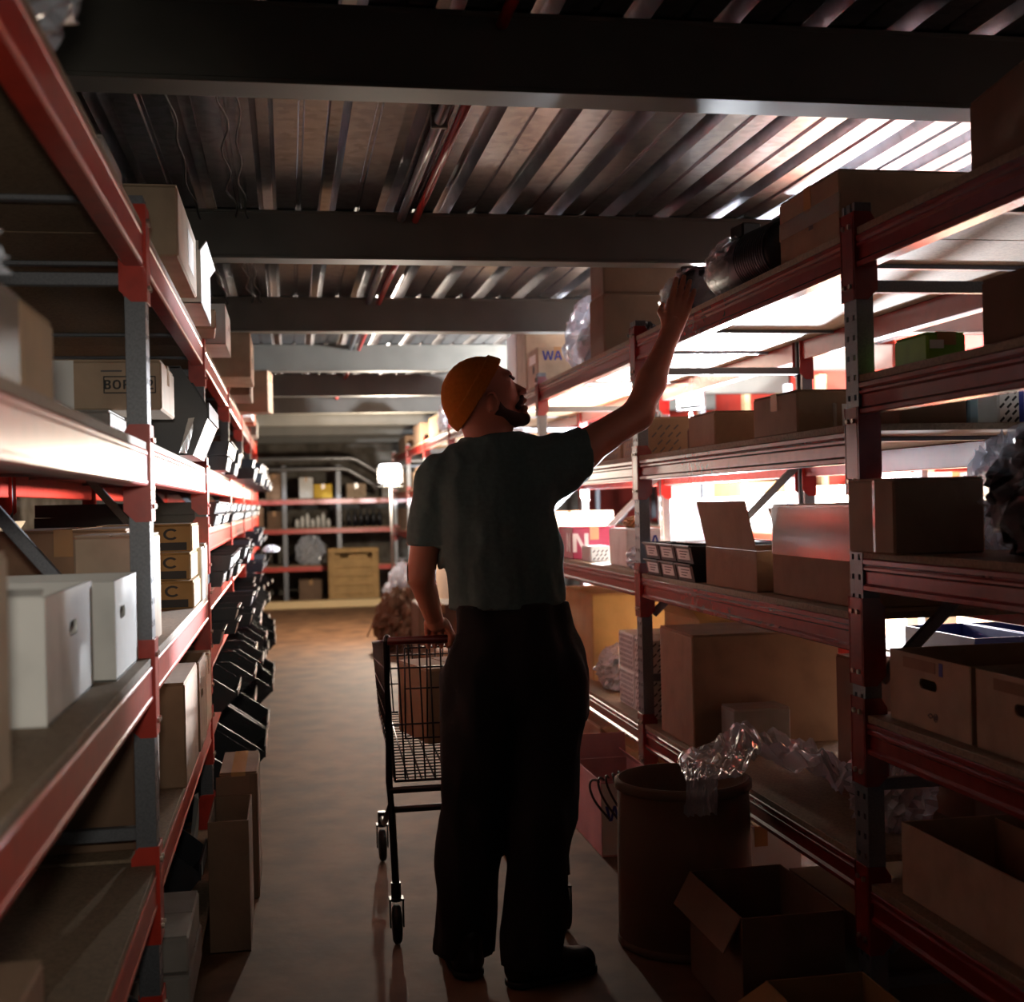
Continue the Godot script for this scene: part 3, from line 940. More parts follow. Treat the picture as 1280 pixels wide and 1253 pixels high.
	sheet_of_paper("crumpled grey sheet standing behind the lone bottom hopper bin", P(-0.35, y, 4.4), 0.12, 0.24, 10)


func sheet_of_paper(label: String, at: Vector3, w: float, h: float, lean: float) -> void:
	var t := thing("paper_sheet", label, "paper", at)
	part(t, "sheet", draped(6, 6, func(u: float, v: float) -> Vector3: return Vector3(0.01 * sin(u * 5 + v * 3) + v * h * sin(deg_to_rad(lean)) * 0.5, v * h + 0.0005, (u - 0.5) * w)), M.paper)


func dot_mesh(r: float) -> ArrayMesh:
	var st := mb()
	add_tube(st, [Vector3(0, -0.0006, 0), Vector3(0, 0.0006, 0)], r, 18)
	return done(st)


func c_ring(r: float, w: float) -> ArrayMesh:
	if cache.has("cring"): return cache["cring"]
	var st := mb()
	for k in 20:
		var a := deg_to_rad(40 + 280.0 * k / 20)
		var b := deg_to_rad(40 + 280.0 * (k + 1) / 20)
		var f := func(q: float, rr: float) -> Vector3: return Vector3(cos(q) * rr * 1.3, sin(q) * rr, 0)
		quad(st, f.call(a, r - w), f.call(a, r), f.call(b, r), f.call(b, r - w))
	cache["cring"] = done(st)
	return cache["cring"]


func left_bins() -> void:
	# rows of long black bins from the second left upright on
	var where := ["in the second left bay", "in the third left bay", "in the fourth left bay", "in the last left bay"]
	for bay in 4:
		var z0: float = ZF + (bay + 1) * BAY + 0.06
		var n := 5
		var step := (BAY - 0.12) / n
		# eye-level shelf: two rows of drawers
		for row in 2:
			for k in n:
				if bay == 0 and k == 0: continue
				if row == 1 and rng.randf() < 0.25 and k != n - 1: continue
				var over := 0.02 + 0.05 * rng.randf() + (0.09 if bay >= 1 else 0.0)
				drawer_bin("black drawer bin, white label, eye-level shelf %s, %s row" % [where[bay], ["lower", "upper"][row]], "eye-level drawer bins " + where[bay], P(XL + over, 1.5145 + row * 0.062, z0 + (k + 0.5) * step), 0.6, 0.06, step - 0.03, 0.0, M.navy)
		# the shelf below: two flat rows
		for row in 2:
			for k in n:
				drawer_bin("flat navy drawer bin, shelf below eye level %s, %s row" % [where[bay], ["lower", "upper"][row]], "flat drawer bins " + where[bay], P(XL + 0.012 + 0.02 * rng.randf(), 1.2815 + row * 0.05, z0 + (k + 0.5) * step), 0.68, 0.0485, step - 0.025 - 0.05 * rng.randf(), 0.0, M.navy)
		# waist-high shelf: two rows, pulled out unevenly
		for row in 2:
			for k in n:
				if row == 1 and rng.randf() < 0.35: continue
				drawer_bin("unevenly pulled-out black bin, waist-high shelf %s, %s row" % [where[bay], ["lower", "upper"][row]], "waist-high drawer bins " + where[bay], P(XL + 0.02 + 0.10 * rng.randf(), 1.0445 + row * 0.062, z0 + (k + 0.5) * step), 0.6, 0.06, step - 0.06, 0.0, M.navy)
		for row in 2:
			for k in n:
				if row == 1 and rng.randf() < 0.5: continue
				drawer_bin("black bin with a short label, thigh-high shelf %s, %s row" % [where[bay], ["lower", "upper"][row]], "thigh-high drawer bins " + where[bay], P(XL + 0.03 + 0.12 * rng.randf(), 0.8195 + row * 0.057, z0 + (k + 0.5) * step), 0.55, 0.055, step - 0.08, 0.0, M.navy, 0.6)
		for k in 4:
			var st4 := (BAY - 0.14) / 4.0
			hopper_bin("black sloping hopper bin with white card, low shelf %s" % where[bay], "low hopper bins " + where[bay], P(XL + 0.06 + 0.11 * rng.randf(), 0.5545, z0 + (k + 0.5) * st4), 0.5, 0.14, st4 - 0.05, 0.10)
		for k in 3:
			var st3 := (BAY - 0.14) / 3.0
			hopper_bin("big black hopper bin with pale card, bottom board %s" % where[bay], "bottom hopper bins " + where[bay], P(XL + 0.09 + 0.10 * rng.randf(), 0.1295, z0 + (k + 0.5) * st3), 0.5, 0.28, st3 - 0.06, 0.2)
	bag("whitish plastic bag spilling out of the far left shelves", P(-0.14, 1.0, 10.15), Vector3(0.06, 0.03, 0.12), 51, M.milky)
	# cartons on the low boards in the aisle
	var t := carton("narrow open brown carton standing on the floor against the left rack", -0.262, -0.14, 0.0, 0.40, 3.9, 4.25, M.card_dark, {"open": true, "flaps": [["b", 0.06, 10]]})
	t = carton("second narrow brown carton on the floor, behind the open one by the left rack", -0.255, -0.125, 0.0, 0.44, 4.42, 4.8, M.card_dark)


# ---------------------------------------------------------------- right rack
func wrapped_motor(label: String, at: Vector3, r: float, l: float, turn: float, sd: int, all_over := false) -> void:
	# a dark ribbed motor lying along z, its far half in crackling film, a terminal box on top
	var t := thing("wrapped_motor", label, "motor", at, turn)
	var st := mb(true)
	var b := Basis(Vector3.RIGHT, PI / 2)
	add_lathe(st, [[0.0, -l / 2], [r * 0.8, -l / 2], [r * 0.97, -l / 2 + 0.02], [r, 0.0], [r, l / 2 - 0.03], [r * 0.9, l / 2 - 0.008], [r * 0.5, l / 2], [0.0, l / 2]], 32, Vector3(0, r + 0.002, 0), b)
	part(t, "housing", done(st), M.black_plastic)
	st = mb()
	for k in 14:
		var z := l * (0.03 + 0.42 * k / 13.0)
		add_lathe(st, [[r * 1.0, z - 0.003], [r * 1.035, z - 0.002], [r * 1.035, z + 0.002], [r * 1.0, z + 0.003]], 32, Vector3(0, r + 0.004, 0), b)
	part(t, "cooling_ribs", done(st), M.black_plastic)
	st = mb()
	add_box(st, Vector3(0, 2 * r + 0.02, -l * 0.18), Vector3(0.07, 0.05, 0.09), 0.006)
	part(t, "terminal_box", done(st), M.black_plastic)
	if all_over:
		part(t, "film_wrap", crumpled(Vector3(r * 1.22, r * 1.16, l * 0.66), sd, 0.2, 30, 0.9, 2.8), M.cellophane)
	else:
		part(t, "film_wrap", crumpled(Vector3(r * 1.16, r * 1.1, l * 0.32), sd, 0.16, 26, 0.93, 2.6), M.cellophane, Vector3(0, 0.0, -l * 0.26))


func right_goods() -> void:
	var t: Node3D
	var s: Vector3
	var y := 2.0165
	t = carton("large dark brown carton turned askew on the right rack's near top shelf", 1.47, 1.99, y, 0.20, 2.02, 2.52, M.card_dark, {"turn": -9, "tape": false})
	bag("wisp of clear film on top of the askew carton", P(1.62, y + 0.203, 2.35), Vector3(0.05, 0.05, 0.04), 61, M.bag_film, {"amp": 0.4})
	t = carton("brown carton with clear tape across its side, at the top of the first right upright", 1.462, 1.93, y, 0.205, 3.12, 3.53, M.card)
	sticker(t, Vector3(0.468, 0.205, 0.41), "l", 0.0, 0.015, 0.41, 0.05, M.tape_clear, "clear_tape")
	lettering(t, Vector3(0.468, 0.205, 0.41), "l", "TRK", 0.02, -0.015, 0.014, M.ink_grey)
	wrapped_motor("ribbed black motor half in clear film, nearest the taped carton on the top shelf", P(1.515, y, 3.84), 0.094, 0.46, 6.0, 63)
	wrapped_motor("film-wrapped black motor beside the man's raised hand", P(1.53, y, 4.56), 0.09, 0.36, -5.0, 67, true)
	bag("black lump of packing beside the film-wrapped motor on the top shelf", P(1.50, y, 5.12), Vector3(0.06, 0.05, 0.06), 69, M.black_plastic, {"name": "packing_lump", "category": "packing"})
	carton("tall brown carton reaching up to the joists on the right top shelf", 1.43, 1.86, y, 0.28, 5.52, 5.78, M.card_dark, {"tape": false})
	carton("second tall carton standing on the one near the joists, right top shelf", 1.435, 1.85, y + 0.282, 0.17, 5.53, 5.77, M.card_dark, {"tape": false})
	bag("big milky plastic bag beside the tall carton on the right top shelf", P(1.55, y, 6.12), Vector3(0.15, 0.20, 0.24), 71, M.bag_film, {"core": M.card_grey, "core_scale": 0.6})
	t = carton("small cream box printed WA in blue on the right top shelf", 1.42, 1.66, y, 0.22, 7.0, 7.3, M.card_pale)
	s = Vector3(0.24, 0.22, 0.30)
	lettering(t, s, "n", "WA", -0.035, 0.06, 0.055, M.ink_blue)
	sticker(t, s, "l", 0.0, 0.05, 0.18, 0.05, M.paper)
	part(t, "printed_dot", dot_mesh(0.026), M.ink, Vector3(-0.1206, 0.1, 0.03), Basis(Vector3(0, 0, 1), PI / 2))
	carton("tall pale carton behind the WA box on the right top shelf", 1.42, 1.80, y, 0.41, 7.35, 7.66, M.card_pale, {"tape": false})
	carton("tall pale carton, the further of two behind the WA box", 1.42, 1.80, y, 0.40, 7.68, 8.0, M.card_white, {"tape": false})
	carton("brown carton on the top shelf past the fourth right upright", 1.43, 1.9, y, 0.3, 9.2, 9.9, M.card)
	bag("white plastic bundle on the right top shelf beyond the man's beanie", P(1.50, y, 11.36), Vector3(0.13, 0.16, 0.26), 73, M.milky)
	carton("yellowish carton on the right top shelf past the plastic bundle", 1.42, 1.9, y, 0.2, 11.8, 12.6, M.card_yellow)
	t = carton("far dark box on the right top shelf", 1.42, 1.8, y, 0.22, 13.4, 14.2, M.card_dark)
	carton("far brown box at the end of the right top shelf", 1.42, 1.8, y, 0.18, 15.2, 16.1, M.card_dark)
	# eye-level shelf
	y = 1.5297
	for q in [[1.475, 1.665, 5.02, 5.4, 0.165, "diagonal-dashed brown box behind the second right upright, eye level"], [1.48, 1.66, 5.46, 5.9, 0.15, "farther diagonal-dashed brown box on the right eye-level shelf"]]:
		t = carton(q[5], q[0], q[1], y, q[4], q[2], q[3], M.card, {"tape": false})
		s = Vector3(q[1] - q[0], q[4], q[3] - q[2])
		hatch(t, s, "n", M.ink_grey); hatch(t, s, "l", M.ink_grey)
	carton("small dark box between the dashed boxes and the wide plain carton", 1.57, 1.68, y, 0.1, 4.6, 4.78, M.card_dark, {"tape": false})
	carton("wide plain brown carton in the middle of the right eye-level shelf", 1.432, 1.73, y, 0.118, 4.06, 4.34, M.card, {"tape": false})
	t = carton("brown carton with a white printed label, eye level beside the first right upright", 1.432, 1.78, y, 0.125, 3.36, 3.7, M.card)
	s = Vector3(0.348, 0.125, 0.34)
	sticker(t, s, "n", 0.0, -0.02, 0.075, 0.08, M.paper)
	sticker(t, s, "n", -0.06, -0.02, 0.012, 0.085, M.tape_clear, "clear_tape")
	lettering(t, s, "n", "mm", 0.0, 0.0, 0.016, M.ink_grey)
	carton("dull brown box behind the first right upright at eye level", 1.57, 1.76, y, 0.09, 3.02, 3.25, M.card_dark, {"tape": false})
	carton("light blue slim box standing between dark boxes at eye level", 1.77, 1.80, y, 0.1, 3.03, 3.25, mat("pale_blue", Color(0.55, 0.70, 0.75), 0.6), {"plain": true})
	t = carton("white box with slanted black stripes and a blue edge at eye level", 1.855, 1.935, y, 0.095, 3.03, 3.3, M.card_white, {"plain": true})
	s = Vector3(0.08, 0.095, 0.27)
	hatch(t, s, "n", M.ink, 0.03, 0.9)
	sticker(t, s, "n", 0.028, 0.0, 0.014, 0.095, M.ink_blue, "blue_stripe")
	carton("black box next to the striped white box at eye level", 1.945, 2.06, y, 0.11, 3.03, 3.3, M.black_plastic, {"plain": true})
	for q in [[7.1, 7.7, 0.2, M.card, "brown carton past the third right upright at eye level"], [7.9, 8.5, 0.26, M.card_pale, "pale carton past the third right upright at eye level"], [9.2, 9.8, 0.2, M.card_yellow, "yellowish carton past the fourth right upright at eye level"], [11.3, 12.0, 0.24, M.card_white, "white carton past the fifth right upright at eye level"], [13.2, 14.2, 0.24, M.card, "brown carton past the sixth right upright at eye level"], [15.2, 16.2, 0.22, M.card_pale, "pale carton at the far end of the right eye-level shelf"]]:
		carton(q[4], 1.43, 1.9, y, q[2], q[0], q[1], q[3])
	# waist-level shelf, first and second bays
	y = 1.0517
	t = carton("magenta box with a big white letter N, on the right waist-level shelf", 1.43, 1.66, y, 0.165, 6.25, 6.6, M.magenta)
	s = Vector3(0.23, 0.165, 0.35)
	lettering(t, s, "l", "N", 0.08, 0.0, 0.10, M.white_ink)
	lettering(t, s, "n", "N", -0.075, 0.0, 0.10, M.white_ink)
	t = carton("little white printed box in front of the magenta box", 1.45, 1.55, y, 0.075, 5.95, 6.14, M.card_white, {"tape": false})
	hatch(t, Vector3(0.1, 0.075, 0.19), "n", M.ink_grey, 0.03, 0.8)
	t = carton("white box printed WA in blue on the right waist-level shelf", 1.47, 1.63, y, 0.17, 5.36, 5.66, M.card_white, {"tape": false})
	s = Vector3(0.16, 0.17, 0.3)
	lettering(t, s, "n", "WA", 0.02, 0.03, 0.05, M.ink_blue)
	bag("gold-brown crumpled foil on top of the waist-level WA box", P(1.55, y + 0.171, 5.5), Vector3(0.05, 0.03, 0.07), 79, M.tape)
	bag("crumpled clear plastic on the shelf before the WA box", P(1.50, y, 5.17), Vector3(0.07, 0.06, 0.11), 81, M.bag_film, {"amp": 0.4})
	for row in 2:
		for k in 3:
			t = drawer_bin("black stacking tray with a white label on the right rack, %s row" % ["lower", "upper"][row], "black stacking trays on the right rack", P(1.402 - 0.004 * row, y + row * 0.066, 4.74 - k * 0.20), 0.46, 0.064, 0.19, 0.0, M.navy)
	sheet_flat("dark blue folder lying on the black stacking trays", P(1.60, y + 0.1335, 4.56), 0.24, 0.3, M.navy)
	sheet_flat("pale document lying on the black stacking trays", P(1.52, y + 0.1365, 4.40), 0.16, 0.22, M.paper)
	carton("open grey carton behind the black stacking trays", 1.90, 2.12, y, 0.16, 4.3, 4.7, M.card_pale, {"open": true, "flaps": [["l", 0.1, 20], ["n", 0.1, 30]]})
	t = carton("open brown carton with one flap hanging outward, beside the stacking trays", 1.432, 1.80, y, 0.13, 3.70, 4.18, M.card, {"open": true, "flaps": [["l", 0.16, 12], ["r", 0.15, 30]]})
	t = carton("big brown carton banded with shiny clear tape, against the first right upright", 1.46, 1.93, y, 0.275, 3.04, 3.64, M.card)
	s = Vector3(0.47, 0.275, 0.6)
	sticker(t, s, "l", 0.0, 0.06, 0.6, 0.15, M.tape_clear, "clear_tape")
	sticker(t, s, "n", 0.0, 0.06, 0.47, 0.15, M.tape_clear, "clear_tape")
	bag("big white backlit plastic bag at the back of the waist-level shelf", P(1.88, y, 5.6), Vector3(0.10, 0.15, 0.2), 83, M.milky, {"amp": 0.3})
	hopper_bin("small blue hopper bin on the waist-level shelf behind the second right upright", "", P(1.78, y, 5.12), 0.12, 0.1, 0.16, 0.03, M.blue_plastic)
	for q in [[7.2, 7.8, 0.24, M.card, "brown carton past the third right upright at waist level"], [9.1, 9.9, 0.2, M.card_pale, "pale carton past the fourth right upright at waist level"], [11.2, 12.2, 0.26, M.card_yellow, "yellow-brown carton past the fifth right upright at waist level"], [13.2, 14.0, 0.2, M.card_grey, "grey carton past the sixth right upright at waist level"], [15.2, 16.3, 0.25, M.card_dark, "dark carton at the far end of the right waist-level shelf"]]:
		carton(q[4], 1.43, 1.9, y, q[2], q[0], q[1], q[3])
	# low shelf
	y = 0.4377
	for q in [[4.995, 5.24, 0], [5.26, 5.5, 0], [4.995, 5.24, 1], [5.26, 5.5, 1]]:
		t = carton("white box with dense grey slanted print, %s of a two by two stack" % ["lower row", "upper row"][q[2]], 1.462, 1.66, y + q[2] * 0.163, 0.161, q[0], q[1], M.card_white, {"tape": false, "group": "white printed boxes stacked on the right low shelf"})
		s = Vector3(0.198, 0.161, q[1] - q[0])
		hatch(t, s, "l", M.ink_grey, 0.035, 0.9)
		hatch(t, s, "n", M.ink_grey, 0.035, 0.9)
	carton("open brown carton above the white printed boxes at the back of the low shelf", 1.68, 2.1, y, 0.4, 5.0, 5.5, M.card_yellow, {"open": true, "flaps": [["l", 0.08, 35]]})
	carton("big plain brown carton in the middle of the right low shelf", 1.432, 2.0, y, 0.415, 4.36, 4.76, M.card, {"tape": false})
	carton("small film-dulled box in front of the big plain carton on the low shelf", 1.53, 1.74, y, 0.165, 4.2, 4.34, M.card_grey, {"tape": false})
	carton("tall dark carton at the back of the low shelf near the first right upright", 1.80, 2.1, y, 0.38, 3.1, 3.95, M.card_dark)
	film_sheet()
	bag("heap of clear crumpled film on the low shelf by the first right upright", P(1.62, y, 3.22), Vector3(0.10, 0.13, 0.15), 89, M.bag_film, {"amp": 0.3, "n": 26})
	carton("brown carton on the low shelf past the second right upright", 1.50, 2.05, y, 0.44, 6.15, 6.75, M.card_yellow)
	bag("dark plastic bag slumped before the carton past the second right upright", P(1.58, y, 5.86), Vector3(0.12, 0.12, 0.18), 91, M.bag_film, {"core": M.card_dark})
	for q in [[7.2, 8.0, 0.36, M.card, "brown carton past the third right upright on the low shelf"], [9.1, 10.0, 0.3, M.card_dark, "dark carton past the fourth right upright on the low shelf"], [11.2, 12.4, 0.36, M.card, "brown carton past the fifth right upright on the low shelf"], [13.2, 14.4, 0.3, M.card_yellow, "yellowish carton past the sixth right upright on the low shelf"]]:
		carton(q[4], 1.43, 2.0, y, q[2], q[0], q[1], q[3])
	# near bay
	y = 1.2097
	t = carton("blotchy printed box jutting over the beam by the first right upright", 1.362, 1.59, y, 0.178, 2.66, 2.895, M.card, {"tape": false})
	sticker(t, Vector3(0.228, 0.178, 0.235), "l", 0.02, 0.0, 0.012, 0.17, M.tape_clear, "clear_tape")
	t = thing("wrapped_bundle", "large dark film-wrapped bundle on the near right shelf", "bundle", P(1.69, y, 2.40))
	part(t, "bundle", crumpled(Vector3(0.21, 0.165, 0.18), 95, 0.22, 26, 0.8, 2.0), M.wrapped_dark)
	part(t, "film", crumpled(Vector3(0.222, 0.178, 0.19), 97, 0.26, 26, 0.8, 2.4), M.cellophane)
	bag("puffy clear bag behind the dark wrapped bundle", P(1.72, y, 2.79), Vector3(0.10, 0.15, 0.05), 99, M.bag_film)
	carton("pale carton beside the dark wrapped bundle", 1.43, 1.53, y, 0.12, 1.7, 2.12, M.card_pale)
	y = 1.6497
	carton("dark brown carton on the near right shelf under the top boards", 1.46, 1.96, y, 0.15, 2.0, 2.44, M.card_dark, {"tape": false})
	carton("black slanted box between the green box and the dark brown carton", 1.60, 1.73, y, 0.085, 2.48, 2.66, M.black_plastic, {"plain": true, "turn": 15})
	t = carton("bright green box with a white label on the near right shelf", 1.475, 1.575, y, 0.078, 2.70, 2.86, M.green)
	sticker(t, Vector3(0.10, 0.078, 0.16), "n", -0.025, 0.01, 0.035, 0.02, M.paper)
	carton("white box at the back of the near right shelf behind the black slanted box", 1.90, 2.12, y, 0.12, 2.6, 2.85, M.card_white)
	y = 0.8017
	for q in [[2.49, 2.86, "open brown box with hand hole and small stamp, by the first right upright"], [2.10, 2.47, "open brown box with hand hole, on the near side of the stamped one"]]:
		t = carton(q[2], 1.445, 1.85, y, 0.17, q[0], q[1], M.card_pale, {"open": true, "holes": ["l"], "hole_at": Vector2(0.0, 0.02), "flaps": [["r", 0.12, 15]]})
		s = Vector3(0.405, 0.17, q[1] - q[0])
		sticker(t, s, "l", -0.04, 0.062, 0.15, 0.025, M.card, "printed_panel")
		sticker(t, s, "l", 0.06, 0.062, 0.016, 0.03, M.ink_blue, "printed_mark")
		lettering(t, s, "l", "<>@", 0.02, -0.05, 0.018, M.ink_grey)
	y = 0.3817
	t = carton("wide cream open box with inner dividers on the lowest near right shelf", 1.445, 1.93, y, 0.175, 2.05, 2.82, M.card_pale, {"open": true})
	part(t, "divider", cbox(Vector3(0.005, 0.165, 0.75), 0.001), M.card, Vector3(0.0, 0.0875, 0))
	part(t, "divider", cbox(Vector3(0.005, 0.165, 0.75), 0.001), M.card, Vector3(0.13, 0.0875, 0))
	bag("dim clear bag above the dividers box, hanging from the back", P(2.03, y, 2.7), Vector3(0.05, 0.14, 0.1), 103, M.bag_film)


func sheet_flat(label: String, at: Vector3, w: float, l: float, m: Material) -> void:
	var t := thing("paper_sheet", label, "paper", at, 8.0)
	part(t, "sheet", cbox(Vector3(w, 0.0022, l), 0.0005), m)


func film_sheet() -> void:
	# a creased sheet of clear film lying on the low shelf, one corner hanging over the beam
	var nz := FastNoiseLite.new()
	nz.seed = 7; nz.frequency = 2.6; nz.fractal_octaves = 2
	var t := thing("film_sheet", "creased clear plastic sheet trailing from the low shelf over the open drum", "plastic sheet", Vector3.ZERO)
	var rows := [[P(1.11, 0.43, 3.462), P(1.19, 0.44, 3.425)], [P(1.112, 0.535, 3.462), P(1.20, 0.54, 3.43)], [P(1.165, 0.535, 3.72), P(1.28, 0.535, 3.46)], [P(1.42, 0.53, 4.06), P(1.45, 0.53, 3.74)], [P(1.62, 0.50, 4.08), P(1.58, 0.465, 3.46)], [P(1.74, 0.45, 3.9), P(1.70, 0.445, 3.45)]]
	var f := func(u: float, v: float) -> Vector3:
		# v: from the tip over the drum to the back of the shelf, u: across
		var at := minf(v * 5.0, 4.999)
		var k := int(at)
		var w: float = smoothstep(0.0, 1.0, at - k)
		var p: Vector3 = (rows[k][0] as Vector3).lerp(rows[k][1], u).lerp((rows[k + 1][0] as Vector3).lerp(rows[k + 1][1], u), at - k)
		var c := nz.get_noise_2d(u * 0.9 + 3.0, v * 1.5) * 0.65 + nz.get_noise_2d(u * 2.6, v * 4.0 + 7.0) * 0.35
		var lift := 0.13 * absf(c) * smoothstep(0.2, 0.8, v) + 0.03 * absf(c)
		return p + Vector3(-0.02 * absf(c) * (1.0 - v) * float(k == 0), lift, 0.03 * c * v + 0.012 * absf(c) * float(k == 0) + 0.0 * w)
	part(t, "sheet", draped(40, 90, f), M.bag_film)


# ---------------------------------------------------------------- on the floor at the right
func floor_goods() -> void:
	var t := thing("cardboard_drum", "large round open fibre drum standing under the right rack's edge", "drum", P(1.17, 0, 3.68))
	var st := mb(true)
	add_lathe(st, [[0.0, 0.002], [0.202, 0.002], [0.206, 0.008], [0.204, 0.25], [0.199, 0.50], [0.195, 0.50], [0.196, 0.25], [0.196, 0.012], [0.0, 0.012]], 48)
	part(t, "body", done(st), M.card_dark)
	for y in [0.012, 0.48]:
		st = mb(true)
		add_lathe(st, [[0.203, y - 0.01], [0.209, y - 0.006], [0.209, y + 0.014], [0.201, y + 0.018]], 48)
		part(t, "rim_band", done(st), M.card_dark)
	t = carton("pinkish-white open box with blue lettering on the floor behind the drum", 1.14, 1.365, 0.0, 0.285, 4.6, 5.04, M.card_pink, {"open": true, "flaps": [["b", 0.1, 8], ["r", 0.05, -40]]})
	lettering(t, Vector3(0.225, 0.285, 0.44), "n", "W", -0.06, 0.02, 0.06, M.ink_blue)
	sticker(t, Vector3(0.225, 0.285, 0.44), "n", 0.0, 0.0, 0.22, 0.27, M.paper, "white_panel", 0.0003)
	# black cables over its edge
	for k in 5:
		var pts := []
		for j in 22:
			var u := j / 21.0
			var a := u * PI * 1.15
			pts.append(P(1.12 - 0.05 * sin(a) + 0.035 * k * u + 0.022 * k, 0.30 + 0.035 * sin(a * 1.2) * (1.0 - u) - 0.32 * u * u * (0.4 + 0.12 * k) + 0.004 * k, 4.54 - 0.03 * sin(a) - 0.06 * u + 0.013 * k))
		st = mb(true)
		add_tube(st, pts, 0.0045, 7)
		t = thing("power_cable", "black cable looped over the edge of the pinkish box", "cable", Vector3.ZERO, 0.0, "black cables on the pinkish box")
		part(t, "cord", done(st), M.black_plastic)
	t = carton("open brown carton on the floor below the second right upright", 1.52, 1.88, 0.0, 0.30, 5.1, 5.7, M.card_yellow, {"open": true, "flaps": [["l", 0.10, 100], ["n", 0.08, 100]]})
	carton("brown carton on the floor under the low shelf, past the open one", 1.44, 1.9, 0.0, 0.27, 5.8, 6.5, M.card)
	carton("white printed box on the floor behind the drum, under the low shelf", 1.45, 1.75, 0.0, 0.2, 4.15, 4.5, M.card_white)
	carton("dark open carton on the floor in front of the drum", 1.10, 1.375, 0.0, 0.29, 3.0, 3.42, M.card_dark, {"open": true, "flaps": [["l", 0.1, 150]]})
	carton("low open yellowish carton on the floor by the first right upright", 1.12, 1.375, 0.0, 0.17, 2.54, 2.9, M.card_yellow, {"open": true, "flaps": [["l", 0.09, 120]]})
	carton("dark carton pushed under the low shelf at the first right upright", 1.47, 1.95, 0.0, 0.22, 3.0, 3.6, M.card_dark)
	carton("brown carton on the floor beyond the cart, against the right rack", 0.97, 1.36, 0.0, 0.36, 8.4, 8.88, M.card)
	carton("tall brown carton on the floor further up the right side of the aisle", 1.0, 1.37, 0.0, 0.55, 9.9, 10.5, M.card_dark)
	bag("dark reddish sack heaped by the far right rack", P(1.03, 0, 11.6), Vector3(0.26, 0.32, 0.3), 107, M.card_dark, {"name": "sack", "category": "sack"})
	bag("blue-grey plastic heap in front of the far right rack", P(1.10, 0.0, 12.3), Vector3(0.2, 0.42, 0.2), 109, M.bag_film, {"core": M.blue_plastic})


# ---------------------------------------------------------------- beyond the right rack
func next_aisle() -> void:
	var t := thing("shelving_rack", "brightly lit rack in the next aisle, seen through the right-hand rack", "rack", P(0, 0, 0))
	build_rack(t, 3.72, 1, 2, 7, func(_b: int) -> Array: return [0.35, 0.98, 1.62], 2.2, M.red)
	var i := 0
	for q in [[5.15, 5.7, 1.7197, 0.3, "card_pale", "pale carton"], [5.8, 6.4, 1.7197, 0.22, "card_white", "white carton"], [7.2, 7.9, 1.7197, 0.34, "card_white", "tall white carton"], [8.0, 8.6, 1.7197, 0.25, "card_yellow", "yellowish carton"], [9.2, 9.9, 1.7197, 0.3, "orange", "orange carton"], [10.0, 10.7, 1.7197, 0.2, "card_white", "low white carton"], [11.2, 12.0, 1.7197, 0.3, "card_pale", "pale cream carton"],
			[5.2, 5.9, 1.0797, 0.36, "card_white", "big white carton"], [6.0, 6.7, 1.0797, 0.3, "card_pale", "pale carton"], [7.1, 7.8, 1.0797, 0.4, "card_white", "square white carton"], [7.9, 8.7, 1.0797, 0.34, "card_pale", "wide pale carton"], [9.1, 9.8, 1.0797, 0.3, "card_white", "white carton"], [10.0, 10.7, 1.0797, 0.4, "card_yellow", "yellowish carton"], [11.2, 12.4, 1.0797, 0.4, "card_white", "long white carton"],
			[5.3, 6.6, 0.4497, 0.4, "card_yellow", "long yellowish carton"], [7.2, 8.4, 0.4497, 0.4, "card", "long brown carton"], [9.2, 10.4, 0.4497, 0.4, "card_pale", "long pale carton"]]:
		var lv: String = {1.7197: "upper", 1.0797: "middle", 0.4497: "lower"}[q[2]]
		carton("%s on the %s shelf of the next aisle's rack, number %s along" % [q[5], lv, ["one", "two", "three", "four", "five", "six", "seven"][int((q[0] - 5.0) / 1.03)]], 3.75, 4.35, q[2], q[3], q[0], q[1], M[q[4]])
		i += 1
	# bench with blue trays
	t = thing("work_bench", "low bench behind the right rack carrying blue trays", "bench", P(2.72, 0, 4.35))
	part(t, "bench_top", cbox(Vector3(0.8, 0.03, 1.3), 0.004), M.chipboard, Vector3(0, 0.725, 0))
	for x in [-0.36, 0.36]:
		for z in [-0.6, 0.6]:
			part(t, "leg", cbox(Vector3(0.04, 0.71, 0.04), 0.003), M.steel_grey, Vector3(x, 0.355, z))
	part(t, "rail", cbox(Vector3(0.7, 0.04, 0.025), 0.003), M.steel_grey, Vector3(0, 0.66, -0.6))
	part(t, "rail", cbox(Vector3(0.7, 0.04, 0.025), 0.003), M.steel_grey, Vector3(0, 0.66, 0.6))
	for k in 3:
		t = thing("blue_tray", "blue open plastic tray on the bench, %s" % ["nearest the right rack", "middle one of three", "farthest from the right rack"][k], "tray", P(2.46 + 0.26 * k, 0.741, 4.25))
		open_shell(t, Vector3(0.24, 0.1, 0.5), M.blue_plastic)
	sheet_flat("stack of white sheets on the bench beyond the blue trays", P(2.5, 0.742, 4.75), 0.22, 0.3, M.paper)
	# a dark cabinet between the lamp and the near part of the next aisle
	t = thing("steel_cabinet", "grey steel cabinet at the near end of the next aisle", "cabinet", P(4.1, 0, 2.2))
	part(t, "body", cbox(Vector3(0.8, 1.9, 0.9), 0.008), M.steel_grey, Vector3(0, 0.95, 0))
	for k in 2:
		var d := part(t, "door", cbox(Vector3(0.018, 1.82, 0.43), 0.004), M.steel_grey, Vector3(-0.409, 0.95, -0.222 + 0.444 * k))
		part(d, "handle", cbox(Vector3(0.02, 0.14, 0.018), 0.004), M.bolt, Vector3(-0.018, 0.05, 0.17 - 0.34 * k))


